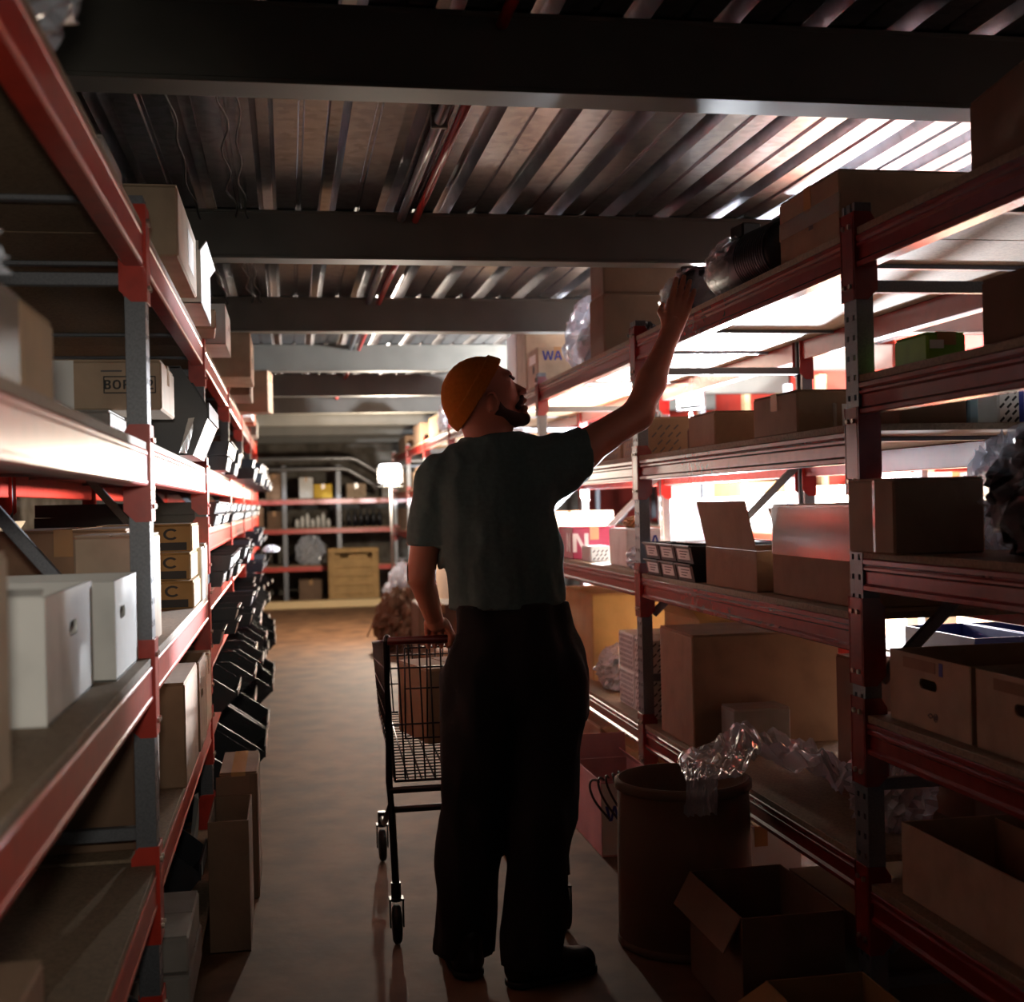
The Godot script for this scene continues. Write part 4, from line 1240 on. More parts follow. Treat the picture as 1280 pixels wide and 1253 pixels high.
# ---------------------------------------------------------------- far end of the aisle
func far_end() -> void:
	var k := struct("trim_kerb")
	k.name = "trim_20"
	part(k, "kerb", cbox(Vector3(3.6, 0.10, 0.25), 0.01), M.timber, P(-0.2, 0.05, 16.95))
	var t := thing("shelving_rack", "dim red-beamed rack across the far end of the aisle", "rack", P(0, 0, 18.2))
	for x in [-1.55, -0.05, 0.72, 2.2]:
		for z in [0.0, -0.55]:
			part(t, "upright", cbox(Vector3(0.07, 1.95, 0.05), 0.004), M.steel_grey, Vector3(x, 0.975, z))
	for y in [0.5, 1.04, 1.46]:
		for z in [0.03, -0.58]:
			part(t, "beam", cbox(Vector3(3.85, 0.07, 0.04), 0.004), M.red, Vector3(0.33, y - 0.035, z))
		part(t, "shelf_board", cbox(Vector3(3.8, 0.018, 0.6), 0.001), M.chipboard, Vector3(0.33, y + 0.009, -0.28))
	var items := [[-1.2, 1.4789, 0.3, 0.24, "card_dark"], [-0.62, 1.4789, 0.2, 0.3, "card_dark"], [-0.2, 1.4789, 0.22, 0.36, "card"], [0.26, 1.4789, 0.2, 0.3, "card_white"], [0.5, 1.4789, 0.26, 0.2, "yellow"], [0.98, 1.4789, 0.28, 0.2, "card_pale"], [1.5, 1.4789, 0.3, 0.28, "card_grey"],
		[-1.1, 1.0589, 0.4, 0.26, "card_dark"], [-0.5, 1.0589, 0.3, 0.3, "card"], [-0.2, 1.0589, 0.2, 0.24, "card_dark"], [1.75, 1.0589, 0.4, 0.25, "card_dark"], [-0.9, 0.5189, 0.5, 0.36, "card_dark"], [0.3, 0.1, 0.34, 0.3, "card_dark"]]
	var nm := ["first dim carton from the left wall", "dark brown carton next to the first", "tall brown carton beside a far upright", "white tub-like box with a pale lid", "bright yellow box", "pale heap-like carton past the middle upright", "grey carton near the pole lamp", "wide dark carton", "brown carton in mid shelf", "dark small carton by the upright", "dark carton past the bottles", "big dark carton", "dark low carton"]
	for j in items.size():
		var q: Array = items[j]
		var lv := "upper" if q[1] > 1.3 else ("middle" if q[1] > 0.8 else "lower")
		carton("%s on the far-end rack's %s shelf" % [nm[j], lv] if q[1] > 0.2 else "dark low carton under the far-end rack", q[0] - q[2] / 2, q[0] + q[2] / 2, q[1] if q[1] > 0.2 else 0.0, q[3], 18.25, 18.65, M[q[4]])
	for j in 7:
		bottle("small pale bottle in a row on the far-end rack's middle shelf", P(0.12 + j * 0.075, 1.0585, 18.3), 0.03, 0.14 + 0.05 * (j % 3), M.card_white)
	for j in 6:
		bottle("slim dark-labelled bottle on the far-end rack's middle shelf, past the upright", P(0.86 + j * 0.09, 1.0585, 18.32), 0.034, 0.24, M.navy)
	bag("large clear plastic bag bulging off the far-end rack's lower shelf", P(0.30, 0.5195, 18.45), Vector3(0.2, 0.24, 0.16), 113, M.bag_film, {"core": M.card_grey})
	# wooden crate
	t = thing("wooden_crate", "yellowish wooden crate with a hand slot standing at the far end", "crate", P(0.88, 0, 17.75))
	for j in 6:
		var y := 0.06 + j * 0.125
		if j == 5:
			for q in [[-0.27, 0.16], [0.06, 0.26], [0.31, 0.08]]:
				part(t, "plank", cbox(Vector3(q[1], 0.05, 0.02), 0.002), M.card_yellow, Vector3(q[0], y - 0.035, 0.2))
			part(t, "plank", cbox(Vector3(0.70, 0.06, 0.02), 0.002), M.card_yellow, Vector3(0, y + 0.05, 0.2))
		else:
			part(t, "plank", cbox(Vector3(0.70, 0.12, 0.02), 0.002), M.card_yellow, Vector3(0, y, 0.2))
	for x in [-0.34, 0.34]:
		part(t, "side_panel", cbox(Vector3(0.02, 0.76, 0.38), 0.002), M.card_yellow, Vector3(x, 0.38, 0))
	part(t, "back_panel", cbox(Vector3(0.66, 0.76, 0.02), 0.002), M.card_yellow, Vector3(0, 0.38, -0.19))
	part(t, "crate_floor", cbox(Vector3(0.66, 0.02, 0.36), 0.002), M.card_yellow, Vector3(0, 0.012, 0))
	for x in [-0.29, 0.29]:
		part(t, "batten", cbox(Vector3(0.06, 0.7, 0.02), 0.002), M.card_yellow, Vector3(x, 0.36, 0.2205))
	# pipes under the ceiling
	for q in [[2.02, 0.0], [1.88, 0.1]]:
		var st := mb(true)
		add_tube(st, [P(-2.5, q[0], 17.6 + q[1]), P(0.86 - q[1], q[0], 17.6 + q[1]), P(0.95 - q[1], q[0] - 0.02, 17.6 + q[1]), P(1.28 - q[1], q[0] - 0.22, 17.6 + q[1]), P(1.33 - q[1], q[0] - 0.28, 17.6 + q[1]), P(1.33 - q[1], 1.6, 19.55)], 0.03, 12)
		t = thing("wall_pipe", ["upper of two grey pipes bending down at the far end", "lower of two grey pipes bending down at the far end"][0 if q[1] == 0.0 else 1], "pipe", Vector3.ZERO)
		part(t, "pipe", done(st), M.pipe_grey)


func bottle(label: String, at: Vector3, r: float, h: float, m: Material) -> void:
	var t := thing("bottle", label, "bottle", at, 0.0, label.replace("small ", "").replace("slim ", "") + "s")
	var st := mb(true)
	add_lathe(st, [[0.0, 0.0], [r, 0.0], [r, h * 0.65], [r * 0.4, h * 0.82], [r * 0.4, h * 0.9]], 12)
	part(t, "body", done(st), m)
	st = mb(true)
	add_lathe(st, [[r * 0.46, h * 0.88], [r * 0.46, h], [0.0, h]], 12)
	part(t, "cap", done(st), M.black_plastic)


# ---------------------------------------------------------------- shopping cart
func cart() -> void:
	var t := thing("shopping_cart", "dark wire shopping cart on casters in front of the man", "cart", Vector3.ZERO)
	var xl := 0.29
	var xr := 0.83
	var zr := 3.90
	var zf := 4.78
	# corners of the basket: rear bottom / top, front bottom / top
	var rb := 0.49
	var rt := 0.93
	var fb := 0.56
	var ft := 0.83
	var inset := 0.05
	var st: SurfaceTool
	var pt := func(side: float, v: float, u: float) -> Vector3:
		# side -1 left, 1 right; v from bottom to top; u from rear to front
		var x := lerpf(xl if side < 0 else xr, (xl + inset * 0.3) if side < 0 else (xr - inset), u) - side * 0.02 * (1.0 - v)
		return P(x, lerpf(lerpf(rb, rt, v), lerpf(fb, ft, v), u), lerpf(zr, zf, u))
	for s in [-1.0, 1.0]:
		st = mb(true)
		for v in [0.0, 0.12, 0.34, 0.56, 0.78, 1.0]:
			add_tube(st, [pt.call(s, v, 0.0), pt.call(s, v, 1.0)], 0.0045 if v in [0.0, 1.0] else 0.0028, 6)
		for k in 15:
			add_tube(st, [pt.call(s, 0.0, k / 14.0), pt.call(s, 1.0, k / 14.0)], 0.0028, 6)
		part(t, "basket_side", done(st), M.cart_wire)
	for u in [0.0, 1.0]:
		st = mb(true)
		for v in [0.0, 0.4, 0.8, 1.0]:
			add_tube(st, [pt.call(-1.0, v, u), pt.call(1.0, v, u)], 0.0045 if v in [0.0, 1.0] else 0.003, 6)
		for k in 17:
			var a: Vector3 = pt.call(-1.0, 0.0, u).lerp(pt.call(1.0, 0.0, u), k / 16.0)
			var b: Vector3 = pt.call(-1.0, 1.0, u).lerp(pt.call(1.0, 1.0, u), k / 16.0)
			add_tube(st, [a, b], 0.003, 6)
		part(t, "rear_gate" if u == 0.0 else "basket_front", done(st), M.cart_wire)
	st = mb(true)
	for k in 13:
		var a: Vector3 = pt.call(-1.0, 0.0, 0.0).lerp(pt.call(1.0, 0.0, 0.0), k / 12.0)
		var b: Vector3 = pt.call(-1.0, 0.0, 1.0).lerp(pt.call(1.0, 0.0, 1.0), k / 12.0)
		add_tube(st, [a, b], 0.0028, 6)
	for k in 26:
		add_tube(st, [pt.call(-1.0, 0.0, k / 25.0), pt.call(1.0, 0.0, k / 25.0)], 0.0022, 5)
	part(t, "basket_floor", done(st), M.cart_wire)
	# a folded child seat behind the gate
	st = mb(true)
	for k in 7:
		var x := lerpf(xl + 0.06, xr - 0.06, k / 6.0)
		add_tube(st, [P(x, rt - 0.03, zr + 0.03), P(x, rb + 0.12, zr + 0.06)], 0.0028, 6)
	for y in [rt - 0.03, rt - 0.16, rb + 0.12]:
		add_tube(st, [P(xl + 0.06, y, zr + 0.03 + 0.03 * (rt - y) / 0.32), P(xr - 0.06, y, zr + 0.03 + 0.03 * (rt - y) / 0.32)], 0.003, 6)
	part(t, "child_seat", done(st), M.cart_wire)
	# frame tubes
	for s in [-1.0, 1.0]:
		st = mb(true)
		var x := xl if s < 0 else xr
		add_tube(st, [P(x, rt + 0.005, zr - 0.07), P(x, rt + 0.012, zr - 0.045), P(x, rt, zr - 0.015), P(x, rb, zr - 0.008), P(x + 0.006, rb - 0.10, zr - 0.012), P(x + 0.012, 0.17, zr - 0.03)], 0.0115, 10)
		add_tube(st, [P(x + 0.004, rb - 0.07, zr - 0.01), P(x + s * -0.03, 0.19, zf - 0.2), P(x + s * -0.035, 0.16, zf)], 0.0105, 10)
		part(t, "frame_tube", done(st), M.cart_wire)
	st = mb(true)
	add_tube(st, [P(xl, rt + 0.005, zr - 0.07), P(xr, rt + 0.005, zr - 0.07)], 0.0125, 12)
	part(t, "handle", done(st), M.cart_red)
	for y in [rb - 0.025, rb - 0.085]:
		st = mb(true)
		add_tube(st, [P(xl, y, zr - 0.01), P(xr, y, zr - 0.01)], 0.0105, 10)
		part(t, "cross_bar", done(st), M.cart_wire)
	for q in [[xl + 0.012, zr - 0.03], [xr - 0.0, zr - 0.03], [xl + 0.035, zf], [xr - 0.035, zf]]:
		st = mb()
		add_tube(st, [P(q[0], 0.128, q[1]), P(q[0], 0.185, q[1])], 0.016, 10)
		for s in [-1, 1]:
			add_box(st, P(q[0] + s * 0.02, 0.095, q[1] - 0.008), Vector3(0.004, 0.085, 0.034), 0.001)
		add_box(st, P(q[0], 0.137, q[1] - 0.004), Vector3(0.046, 0.006, 0.04), 0.001)
		var c := part(t, "caster_fork", done(st), M.cart_wire)
		st = mb(true)
		add_lathe(st, [[0.0, -0.013], [0.05, -0.013], [0.058, -0.008], [0.0595, 0.0], [0.058, 0.008], [0.05, 0.013], [0.0, 0.013]], 28, P(q[0], 0.0605, q[1] - 0.012), Basis(Vector3(0, 0, 1), PI / 2))
		part(c, "wheel", done(st), M.rubber)
	var b := carton("brown carton standing in the shopping cart", 0.40, 0.64, 0.545, 0.25, 4.16, 4.46, M.card, {"turn": 14, "tape": false})
	b.position.y = 0.553
	b = carton("small dark carton lying in the cart near its gate", 0.56, 0.74, 0.515, 0.14, 3.97, 4.12, M.card_dark, {"tape": false})


# ---------------------------------------------------------------- a distance field on a grid, and its skin
func grid(lo: Vector3, hi: Vector3, c: float) -> Dictionary:
	var n := Vector3i(((hi - lo) / c).ceil()) + Vector3i.ONE
	var f := PackedFloat32Array()
	f.resize(n.x * n.y * n.z)
	f.fill(0.2)
	return {"lo": lo, "c": c, "n": n, "f": f}


func put_capsule(g: Dictionary, a: Vector3, b: Vector3, ra: float, rb: float, k := 0.02, flat := Vector3.ONE) -> void:
	# joins a tapered capsule; flat shrinks it along an axis (0.6 is thinner)
	var f: PackedFloat32Array = g.f
	g.f = PackedFloat32Array()
	var n: Vector3i = g.n
	var c: float = g.c
	var lo: Vector3 = g.lo
	var m := maxf(ra, rb) + k + c * 2.0
	var i0 := Vector3i(((a.min(b) - Vector3.ONE * m - lo) / c).floor()).clamp(Vector3i.ZERO, n - Vector3i.ONE)
	var i1 := Vector3i(((a.max(b) + Vector3.ONE * m - lo) / c).ceil()).clamp(Vector3i.ZERO, n - Vector3i.ONE)
	var inv := Vector3.ONE / flat
	var pa := a * inv
	var ab := b * inv - pa
	var l2 := maxf(ab.length_squared(), 1e-9)
	var sc := minf(flat.x, minf(flat.y, flat.z))
	sc = lerpf(sc, 1.0, 0.5)
	for z in range(i0.z, i1.z + 1):
		for y in range(i0.y, i1.y + 1):
			var row := (z * n.y + y) * n.x
			for x in range(i0.x, i1.x + 1):
				var p := (lo + Vector3(x, y, z) * c) * inv - pa
				var t := clampf(p.dot(ab) / l2, 0.0, 1.0)
				var d := ((p - ab * t).length() - lerpf(ra, rb, t)) * sc
				var e := f[row + x]
				var h := clampf(0.5 + 0.5 * (e - d) / k, 0.0, 1.0)
				f[row + x] = lerpf(e, d, h) - k * h * (1.0 - h)
	g.f = f


func put_ball(g: Dictionary, at: Vector3, r: Vector3, k := 0.02) -> void:
	var m := maxf(r.x, maxf(r.y, r.z))
	put_capsule(g, at, at, m, m, k, r / m)


func cut_plane(g: Dictionary, at: Vector3, normal: Vector3) -> void:
	# keeps the side that the normal points away from
	var f: PackedFloat32Array = g.f
	g.f = PackedFloat32Array()
	var n: Vector3i = g.n
	var c: float = g.c
	var lo: Vector3 = g.lo
	var nn := normal.normalized()
	var i := 0
	for z in n.z:
		for y in n.y:
			for x in n.x:
				f[i] = maxf(f[i], (lo + Vector3(x, y, z) * c - at).dot(nn))
				i += 1
	g.f = f


func put_grid(g: Dictionary, h: Dictionary) -> void:
	# union with another field on the same grid
	var f: PackedFloat32Array = g.f
	g.f = PackedFloat32Array()
	var o: PackedFloat32Array = h.f
	for i in f.size():
		f[i] = minf(f[i], o[i])
	g.f = f


func ruffle(g: Dictionary, sd: int, freq: float, amp: float, stretch := Vector3.ONE) -> void:
	var f: PackedFloat32Array = g.f
	g.f = PackedFloat32Array()
	var n: Vector3i = g.n
	var c: float = g.c
	var lo: Vector3 = g.lo
	var nz := FastNoiseLite.new()
	nz.seed = sd; nz.frequency = freq; nz.fractal_octaves = 2
	var i := 0
	for z in n.z:
		for y in n.y:
			for x in n.x:
				if absf(f[i]) < 0.05:
					f[i] += amp * nz.get_noise_3dv((lo + Vector3(x, y, z) * c) * stretch)
				i += 1
	g.f = f


func skin_of(g: Dictionary, into: Dictionary) -> void:
	# surface nets: one vertex in each crossed cell, one quad round each crossed edge
	var f: PackedFloat32Array = g.f
	var n: Vector3i = g.n
	var c: float = g.c
	var lo: Vector3 = g.lo
	var vs: PackedVector3Array = into.v
	var ns: PackedVector3Array = into.n
	var ix: PackedInt32Array = into.i
	into.v = PackedVector3Array(); into.n = PackedVector3Array(); into.i = PackedInt32Array()
	var sx := 1
	var sy := n.x
	var sz := n.x * n.y
	var id := PackedInt32Array()
	id.resize(f.size())
	id.fill(-1)
	var off := [0, sx, sy, sx + sy, sz, sx + sz, sy + sz, sx + sy + sz]
	var edges := [[0, 1], [2, 3], [4, 5], [6, 7], [0, 2], [1, 3], [4, 6], [5, 7], [0, 4], [1, 5], [2, 6], [3, 7]]
	var corner := [Vector3(0, 0, 0), Vector3(1, 0, 0), Vector3(0, 1, 0), Vector3(1, 1, 0), Vector3(0, 0, 1), Vector3(1, 0, 1), Vector3(0, 1, 1), Vector3(1, 1, 1)]
	var v8 := PackedFloat32Array()
	v8.resize(8)
	for z in n.z - 1:
		for y in n.y - 1:
			var base := z * sz + y * sy
			for x in n.x - 1:
				var b := base + x
				if absf(f[b]) > c * 3.0: continue
				var inside := 0
				for k in 8:
					v8[k] = f[b + off[k]]
					if v8[k] < 0.0: inside += 1
				if inside == 0 or inside == 8: continue
				var sum := Vector3.ZERO
				var m := 0
				for e in edges:
					var p := v8[e[0]]
					var q := v8[e[1]]
					if (p < 0.0) != (q < 0.0):
						sum += (corner[e[0]] as Vector3).lerp(corner[e[1]], p / (p - q))
						m += 1
				id[b] = vs.size()
				vs.append(lo + (Vector3(x, y, z) + sum / m) * c)
				ns.append(Vector3(v8[1] + v8[3] + v8[5] + v8[7] - v8[0] - v8[2] - v8[4] - v8[6], v8[2] + v8[3] + v8[6] + v8[7] - v8[0] - v8[1] - v8[4] - v8[5], v8[4] + v8[5] + v8[6] + v8[7] - v8[0] - v8[1] - v8[2] - v8[3]).normalized())
	for z in range(1, n.z - 1):
		for y in range(1, n.y - 1):
			for x in range(1, n.x - 1):
				var b := z * sz + y * sy + x
				var s := f[b] < 0.0
				if absf(f[b]) > c * 3.0: continue
				for ax in 3:
					var d: int = [sx, sy, sz][ax]
					if (f[b + d] < 0.0) == s: continue
					var u: int = [sy, sz, sx][ax]
					var w: int = [sz, sx, sy][ax]
					var q0 := id[b]; var q1 := id[b - u]; var q2 := id[b - u - w]; var q3 := id[b - w]
					if q0 < 0 or q1 < 0 or q2 < 0 or q3 < 0: continue
					if s: ix.append_array(PackedInt32Array([q0, q2, q1, q0, q3, q2]))
					else: ix.append_array(PackedInt32Array([q0, q1, q2, q0, q2, q3]))
	into.v = vs; into.n = ns; into.i = ix


func skin() -> Dictionary:
	return {"v": PackedVector3Array(), "n": PackedVector3Array(), "i": PackedInt32Array()}


func skin_mesh(s: Dictionary, origin: Vector3) -> ArrayMesh:
	var v: PackedVector3Array = s.v
	for k in v.size(): v[k] -= origin
	var a := []
	a.resize(Mesh.ARRAY_MAX)
	a[Mesh.ARRAY_VERTEX] = v
	a[Mesh.ARRAY_NORMAL] = s.n
	a[Mesh.ARRAY_INDEX] = s.i
	var m := ArrayMesh.new()
	m.add_surface_from_arrays(Mesh.PRIMITIVE_TRIANGLES, a)
	return m


func field_mesh(g: Dictionary, origin: Vector3) -> ArrayMesh:
	var s := skin()
	skin_of(g, s)
	return skin_mesh(s, origin)


# ---------------------------------------------------------------- the man
func hp(u: float, v: float, dz := 0.0) -> Vector3:
	# a point of the head, laid out side-on in steps of 2.336 mm; dz towards the camera
	return Vector3(0.569 + (u - 605.0) * 0.002336, 1.675 - (v - 490.0) * 0.002336, -3.6 + dz)


func finger(g: Dictionary, root: Vector3, dir: Vector3, bend: Vector3, l: float, r: float) -> void:
	# three joints that curl towards bend
	var a := root
	var d := dir
	var ls := [0.46, 0.31, 0.23]
	for k in 3:
		var b: Vector3 = a + d * l * ls[k]
		put_capsule(g, a, b, r * (1.0 - 0.08 * k), r * (0.93 - 0.08 * k), 0.004)
		a = b
		d = (d + bend * [0.35, 0.4, 0.0][k]).normalized()


func person() -> void:
	var o := P(0.6, 0, 3.55)
	var t := thing("person", "man in a mustard beanie, dark tee and black trousers reaching up to the top shelf", "person", o)
	var g: Dictionary
	var body := skin()
	# ---- torso under the shirt, and the arms
	g = grid(P(0.33, 0.9, 3.98), P(1.32, 1.56, 3.40), 0.011)
	put_capsule(g, P(0.585, 1.36, 3.6), P(0.625, 1.0, 3.6), 0.15, 0.145, 0.04, Vector3(1, 1, 0.62))
	put_capsule(g, P(0.46, 1.41, 3.61), P(0.75, 1.455, 3.6), 0.05, 0.05, 0.05)
	put_capsule(g, P(0.59, 1.42, 3.6), P(0.60, 1.56, 3.6), 0.07, 0.058, 0.04)
	# left arm down to the cart handle
	put_capsule(g, P(0.425, 1.415, 3.62), P(0.378, 1.145, 3.66), 0.052, 0.041, 0.02)
	put_capsule(g, P(0.378, 1.145, 3.66), P(0.432, 0.998, 3.80), 0.042, 0.028, 0.015)
	skin_of(g, body)
	# right arm, raised
	g = grid(P(0.68, 1.36, 3.92), P(1.30, 1.96, 3.46), 0.009)
	put_capsule(g, P(0.74, 1.455, 3.6), P(0.86, 1.498, 3.625), 0.06, 0.056, 0.03)
	put_capsule(g, P(0.86, 1.498, 3.625), P(1.062, 1.613, 3.70), 0.056, 0.046, 0.03)
	put_capsule(g, P(1.058, 1.608, 3.70), P(1.115, 1.715, 3.735), 0.046, 0.045, 0.02)
	put_capsule(g, P(1.115, 1.715, 3.735), P(1.200, 1.872, 3.80), 0.045, 0.029, 0.02)
	put_capsule(g, P(1.200, 1.872, 3.80), P(1.212, 1.905, 3.812), 0.029, 0.03, 0.02)
	skin_of(g, body)
	# right hand: back of the hand to the camera, fingers up against the goods
	g = grid(P(1.13, 1.83, 3.98), P(1.40, 2.17, 3.72), 0.0042)
	var up := Vector3(0.37, 0.91, -0.18).normalized()
	var wide := Vector3(0.90, -0.40, 0.02).normalized()
	var palm := up.cross(wide).normalized()
	if palm.z > 0: palm = -palm
	var w := P(1.203, 1.878, 3.802)
	put_capsule(g, w - up * 0.03, w + up * 0.02, 0.029, 0.027, 0.012)
	for k in 4:
		var q := (k - 1.5)
		var root: Vector3 = w + up * (0.106 - 0.004 * absf(q) * 1.5) + wide * q * 0.0205
		put_capsule(g, w + up * 0.012 + wide * q * 0.012, root, 0.017, 0.0115, 0.012)
		finger(g, root, (up + wide * q * 0.025).normalized(), palm * 0.26, [0.084, 0.096, 0.090, 0.072][k], 0.0096)
	var th: Vector3 = w + up * 0.025 - wide * 0.026
	put_capsule(g, th, th + up * 0.032 - wide * 0.022 + palm * 0.015, 0.0135, 0.011, 0.01)
	put_capsule(g, th + up * 0.032 - wide * 0.022 + palm * 0.015, th + up * 0.066 - wide * 0.018 + palm * 0.034, 0.011, 0.0085, 0.005)
	skin_of(g, body)
	# left hand round the handle (bar along x at y 0.935, 3.83 away)
	var bar := P(0.446, 0.935, 3.83)
	g = grid(P(0.36, 0.87, 3.93), P(0.53, 1.05, 3.72), 0.0042)
	put_capsule(g, P(0.428, 1.01, 3.79), P(0.436, 0.985, 3.80), 0.028, 0.026, 0.012)
	for k in 4:
		var x := (k - 1.5) * 0.0205
		var pts := [Vector3(x * 0.7 - 0.008, 0.052, 0.022), Vector3(x, 0.036, -0.004), Vector3(x, 0.022, -0.027), Vector3(x, -0.006, -0.027), Vector3(x, -0.024, -0.010)]
		for j in 4:
			put_capsule(g, bar + pts[j], bar + pts[j + 1], [0.017, 0.0105, 0.0092, 0.0088][j], [0.0115, 0.0092, 0.0088, 0.008][j], 0.006)
	put_capsule(g, bar + Vector3(0.022, 0.045, 0.03), bar + Vector3(0.038, 0.015, 0.026), 0.0125, 0.0105, 0.01)
	put_capsule(g, bar + Vector3(0.038, 0.015, 0.026), bar + Vector3(0.034, -0.014, 0.018), 0.0105, 0.0085, 0.005)
	skin_of(g, body)
	# ---- head and neck, side-on, chin lifted
	g = grid(hp(548, 572, -0.125), hp(668, 440, 0.125), 0.0042)
	put_ball(g, hp(600, 494), Vector3(0.103, 0.103, 0.076), 0.02)
	put_ball(g, hp(625, 500), Vector3(0.046, 0.060, 0.056), 0.02)
	put_ball(g, hp(631, 471), Vector3(0.022, 0.020, 0.050), 0.012)
	for s: float in [-1.0, 1.0]:
		put_capsule(g, hp(612, 513, s * 0.054), hp(644, 525, s * 0.022), 0.020, 0.019, 0.02)
		put_ball(g, hp(629, 490, s * 0.040), Vector3(0.016, 0.015, 0.014), 0.015)
		put_ball(g, hp(632, 482, s * 0.032), Vector3(0.0125, 0.011, 0.013), 0.004)
		# ear: shell, rim and lobe
		put_ball(g, hp(610, 507, s * 0.078), Vector3(0.013, 0.026, 0.009), 0.006)
		for k in 7:
			var a0 := -1.9 + k * 0.62
			var a1 := a0 + 0.62
			put_capsule(g, hp(609 + 8.0 * cos(a0), 506 - 13.0 * sin(a0), s * 0.084), hp(609 + 8.0 * cos(a1), 506 - 13.0 * sin(a1), s * 0.084), 0.0042, 0.0042, 0.003)
		put_capsule(g, hp(650, 492.5, s * 0.011), hp(653, 492, s * 0.007), 0.0075, 0.007, 0.003)
	put_capsule(g, hp(638, 479), hp(655, 489.5), 0.0075, 0.0105, 0.005)
	put_capsule(g, hp(655, 489.5), hp(648, 494), 0.0095, 0.010, 0.004)
	put_ball(g, hp(646, 504), Vector3(0.022, 0.020, 0.030), 0.008)
	put_capsule(g, hp(654.8, 501.5, -0.018), hp(654.8, 501.5, 0.018), 0.0075, 0.0075, 0.005)
	put_capsule(g, hp(655.8, 511.5, -0.016), hp(655.8, 511.5, 0.016), 0.0085, 0.0085, 0.005)
	put_ball(g, hp(652.5, 523), Vector3(0.024, 0.021, 0.026), 0.012)
	put_capsule(g, hp(602, 520), hp(611, 575), 0.062, 0.064, 0.03, Vector3(1, 1, 0.95))
	put_capsule(g, hp(634, 536), hp(631, 552), 0.014, 0.014, 0.02)
	skin_of(g, body)
	var bm := part(t, "body", skin_mesh(body, o), M.skin)
	bm.set_meta("label", "bare head, neck, arms and hands")
	# ---- beard along the jaw
	g = grid(hp(596, 548, -0.09), hp(668, 478, 0.09), 0.0042)
	for s: float in [-1.0, 1.0]:
		put_capsule(g, hp(613, 497, s * 0.0605), hp(615, 513, s * 0.058), 0.012, 0.0165, 0.01)
		put_capsule(g, hp(615, 513, s * 0.0555), hp(644, 526, s * 0.023), 0.0215, 0.0205, 0.015)
		put_capsule(g, hp(652, 498, s * 0.016), hp(646, 510, s * 0.030), 0.008, 0.010, 0.006)
	put_ball(g, hp(652, 524), Vector3(0.0265, 0.023, 0.028), 0.012)
	part(t, "beard", field_mesh(g, o), M.beard)
	g = grid(hp(622, 488, -0.07), hp(652, 466, 0.07), 0.003)
	for s: float in [-1.0, 1.0]:
		put_capsule(g, hp(641.5, 474, s * 0.014), hp(635, 472.5, s * 0.047), 0.0055, 0.0042, 0.004)
	part(t, "eyebrows", field_mesh(g, o), M.beard)
	# ---- beanie: crown and rolled cuff
	g = grid(hp(545, 545, -0.115), hp(664, 438, 0.115), 0.0045)
	put_ball(g, hp(601, 496), Vector3(0.117, 0.117, 0.088), 0.01)
	var nrm := Vector3(0.851, -0.525, 0)
	cut_plane(g, hp(609, 449) + nrm * 0.012, nrm)
	var h := grid(hp(545, 545, -0.115), hp(664, 438, 0.115), 0.0045)
	put_ball(h, hp(601, 496), Vector3(0.1235, 0.1235, 0.0945), 0.01)
	cut_plane(h, hp(609, 449) + nrm * 0.037, nrm)
	cut_plane(h, hp(609, 449) - nrm * 0.003, -nrm)
	put_grid(g, h)
	ruffle(g, 5, 60.0, 0.0016)
	part(t, "beanie", field_mesh(g, o), M.beanie)
	# ---- shirt
	g = grid(P(0.31, 1.0, 3.80), P(0.93, 1.58, 3.40), 0.0095)
	put_capsule(g, P(0.58, 1.375, 3.6), P(0.612, 1.2, 3.6), 0.178, 0.168, 0.03, Vector3(1, 1, 0.64))
	put_capsule(g, P(0.612, 1.2, 3.6), P(0.634, 0.99, 3.6), 0.168, 0.172, 0.03, Vector3(1, 1, 0.66))
	put_capsule(g, P(0.445, 1.42, 3.615), P(0.745, 1.46, 3.6), 0.062, 0.072, 0.05)
	put_capsule(g, P(0.50, 1.44, 3.6), P(0.585, 1.515, 3.6), 0.052, 0.066, 0.04)
	put_capsule(g, P(0.70, 1.46, 3.6), P(0.61, 1.515, 3.6), 0.052, 0.066, 0.04)
	put_capsule(g, P(0.428, 1.425, 3.62), P(0.392, 1.20, 3.645), 0.066, 0.062, 0.025)
	put_capsule(g, P(0.745, 1.455, 3.6), P(0.93, 1.522, 3.64), 0.082, 0.070, 0.04)
	put_capsule(g, P(0.72, 1.40, 3.6), P(0.84, 1.45, 3.61), 0.07, 0.04, 0.05)
	ruffle(g, 11, 8.0, 0.010, Vector3(1.5, 0.7, 1.2))
	cut_plane(g, P(0.875, 1.49, 3.62), Vector3(0.95, 0.1, -0.1))
	cut_plane(g, P(0.6, 1.045, 3.6), Vector3(0.03, -1, 0))
	cut_plane(g, P(0.6, 1.552, 3.6), Vector3(-0.1, 1, 0))
	# the left sleeve ends above the elbow: cut only at that side
	var f: PackedFloat32Array = g.f
	g.f = PackedFloat32Array()
	var n: Vector3i = g.n
	var i := 0
	for z in n.z:
		for y in n.y:
			for x in n.x:
				var px: float = g.lo.x + x * g.c
				var py: float = g.lo.y + y * g.c
				var line := 1.232 - (px - 0.34) * 0.05
				var edge := lerpf(0.435, 0.425, clampf((1.23 - py) / 0.1, 0.0, 1.0))
				if py < line and px < edge:
					f[i] = maxf(f[i], minf(line - py, edge - px))
				i += 1
	g.f = f
	part(t, "t_shirt", field_mesh(g, o), M.shirt)
	# ---- trousers
	g = grid(P(0.33, 0.03, 3.80), P(0.92, 1.08, 3.30), 0.0115)
	put_capsule(g, P(0.632, 1.05, 3.6), P(0.632, 0.90, 3.59), 0.166, 0.188, 0.03, Vector3(1, 1, 0.68))
	put_capsule(g, P(0.60, 0.84, 3.585), P(0.68, 0.83, 3.585), 0.155, 0.155, 0.05, Vector3(1, 1, 0.8))
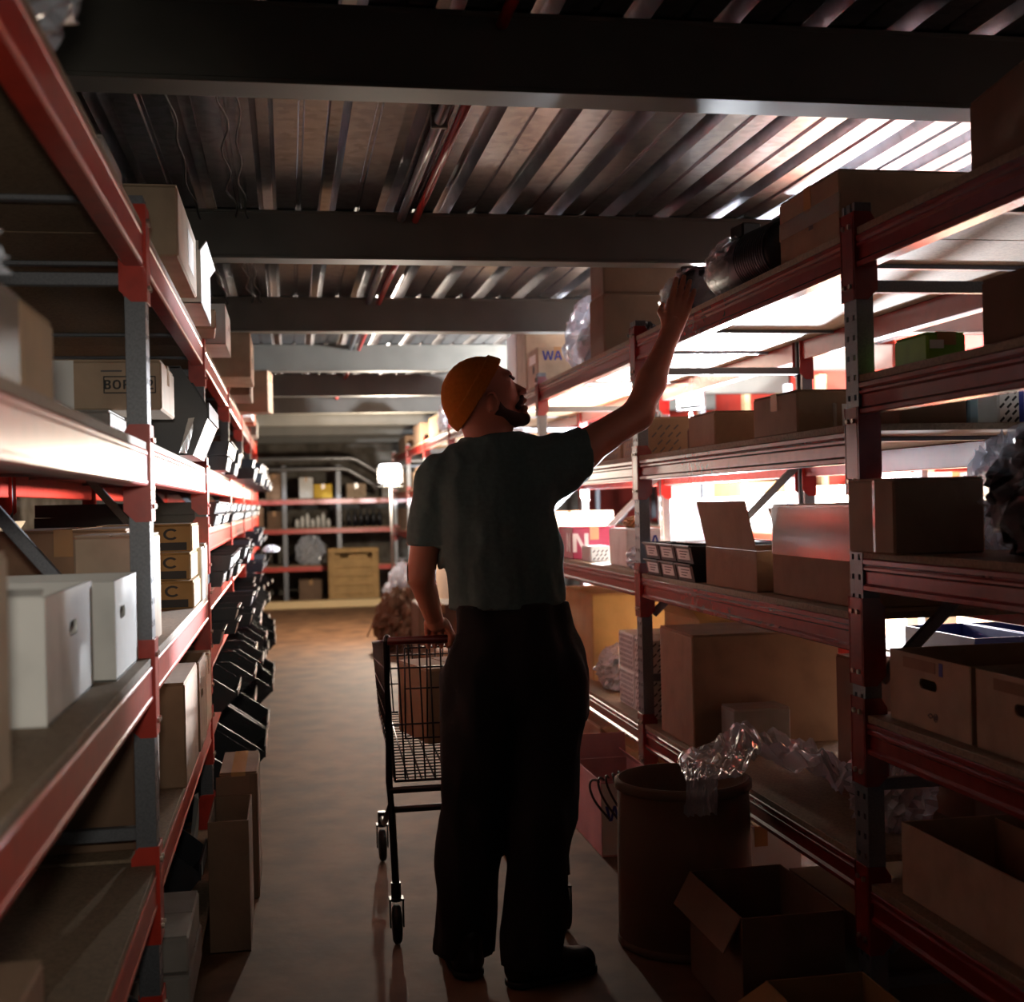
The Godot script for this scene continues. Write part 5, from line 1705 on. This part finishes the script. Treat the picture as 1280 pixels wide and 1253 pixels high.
	put_capsule(g, P(0.545, 0.84, 3.585), P(0.502, 0.45, 3.57), 0.118, 0.096, 0.02)
	put_capsule(g, P(0.502, 0.45, 3.57), P(0.468, 0.03, 3.60), 0.096, 0.086, 0.012)
	put_capsule(g, P(0.728, 0.84, 3.585), P(0.697, 0.45, 3.52), 0.122, 0.098, 0.02)
	put_capsule(g, P(0.697, 0.45, 3.52), P(0.640, 0.03, 3.46), 0.098, 0.078, 0.012)
	put_capsule(g, P(0.80, 0.90, 3.58), P(0.80, 0.74, 3.57), 0.045, 0.05, 0.04)
	ruffle(g, 13, 5.0, 0.022, Vector3(1.3, 0.6, 1.3))
	cut_plane(g, P(0.6, 1.062, 3.6), Vector3.UP)
	cut_plane(g, P(0.6, 0.05, 3.6), Vector3.DOWN)
	part(t, "trousers", field_mesh(g, o), M.trousers)
	# ---- shoes
	for q in [[P(0.478, 0, 3.55), P(0.46, 0, 3.76)], [P(0.612, 0, 3.445), P(0.80, 0, 3.50)]]:
		var heel: Vector3 = q[0]
		var toe: Vector3 = q[1]
		g = grid(heel.min(toe) - Vector3(0.07, 0.01, 0.07), heel.max(toe) + Vector3(0.07, 0.15, 0.07), 0.0065)
		put_capsule(g, heel + Vector3(0, 0.045, 0), heel.lerp(toe, 0.55) + Vector3(0, 0.045, 0), 0.043, 0.045, 0.02)
		put_capsule(g, heel.lerp(toe, 0.55) + Vector3(0, 0.04, 0), toe + Vector3(0, 0.034, 0), 0.048, 0.04, 0.02)
		put_capsule(g, heel + Vector3(0, 0.05, 0), heel + Vector3(0, 0.12, 0), 0.042, 0.046, 0.02)
		cut_plane(g, Vector3(0, 0.02, 0), Vector3.DOWN)
		var sh := part(t, "shoe", field_mesh(g, o), M.shoe)
		g = grid(heel.min(toe) - Vector3(0.07, 0.02, 0.07), heel.max(toe) + Vector3(0.07, 0.06, 0.07), 0.0065)
		put_capsule(g, heel + Vector3(0, 0.012, 0), toe + Vector3(0, 0.012, 0), 0.046, 0.045, 0.01)
		cut_plane(g, Vector3(0, 0.021, 0), Vector3.UP)
		cut_plane(g, Vector3(0, 0.001, 0), Vector3.DOWN)
		part(sh, "sole", field_mesh(g, o), M.rubber)
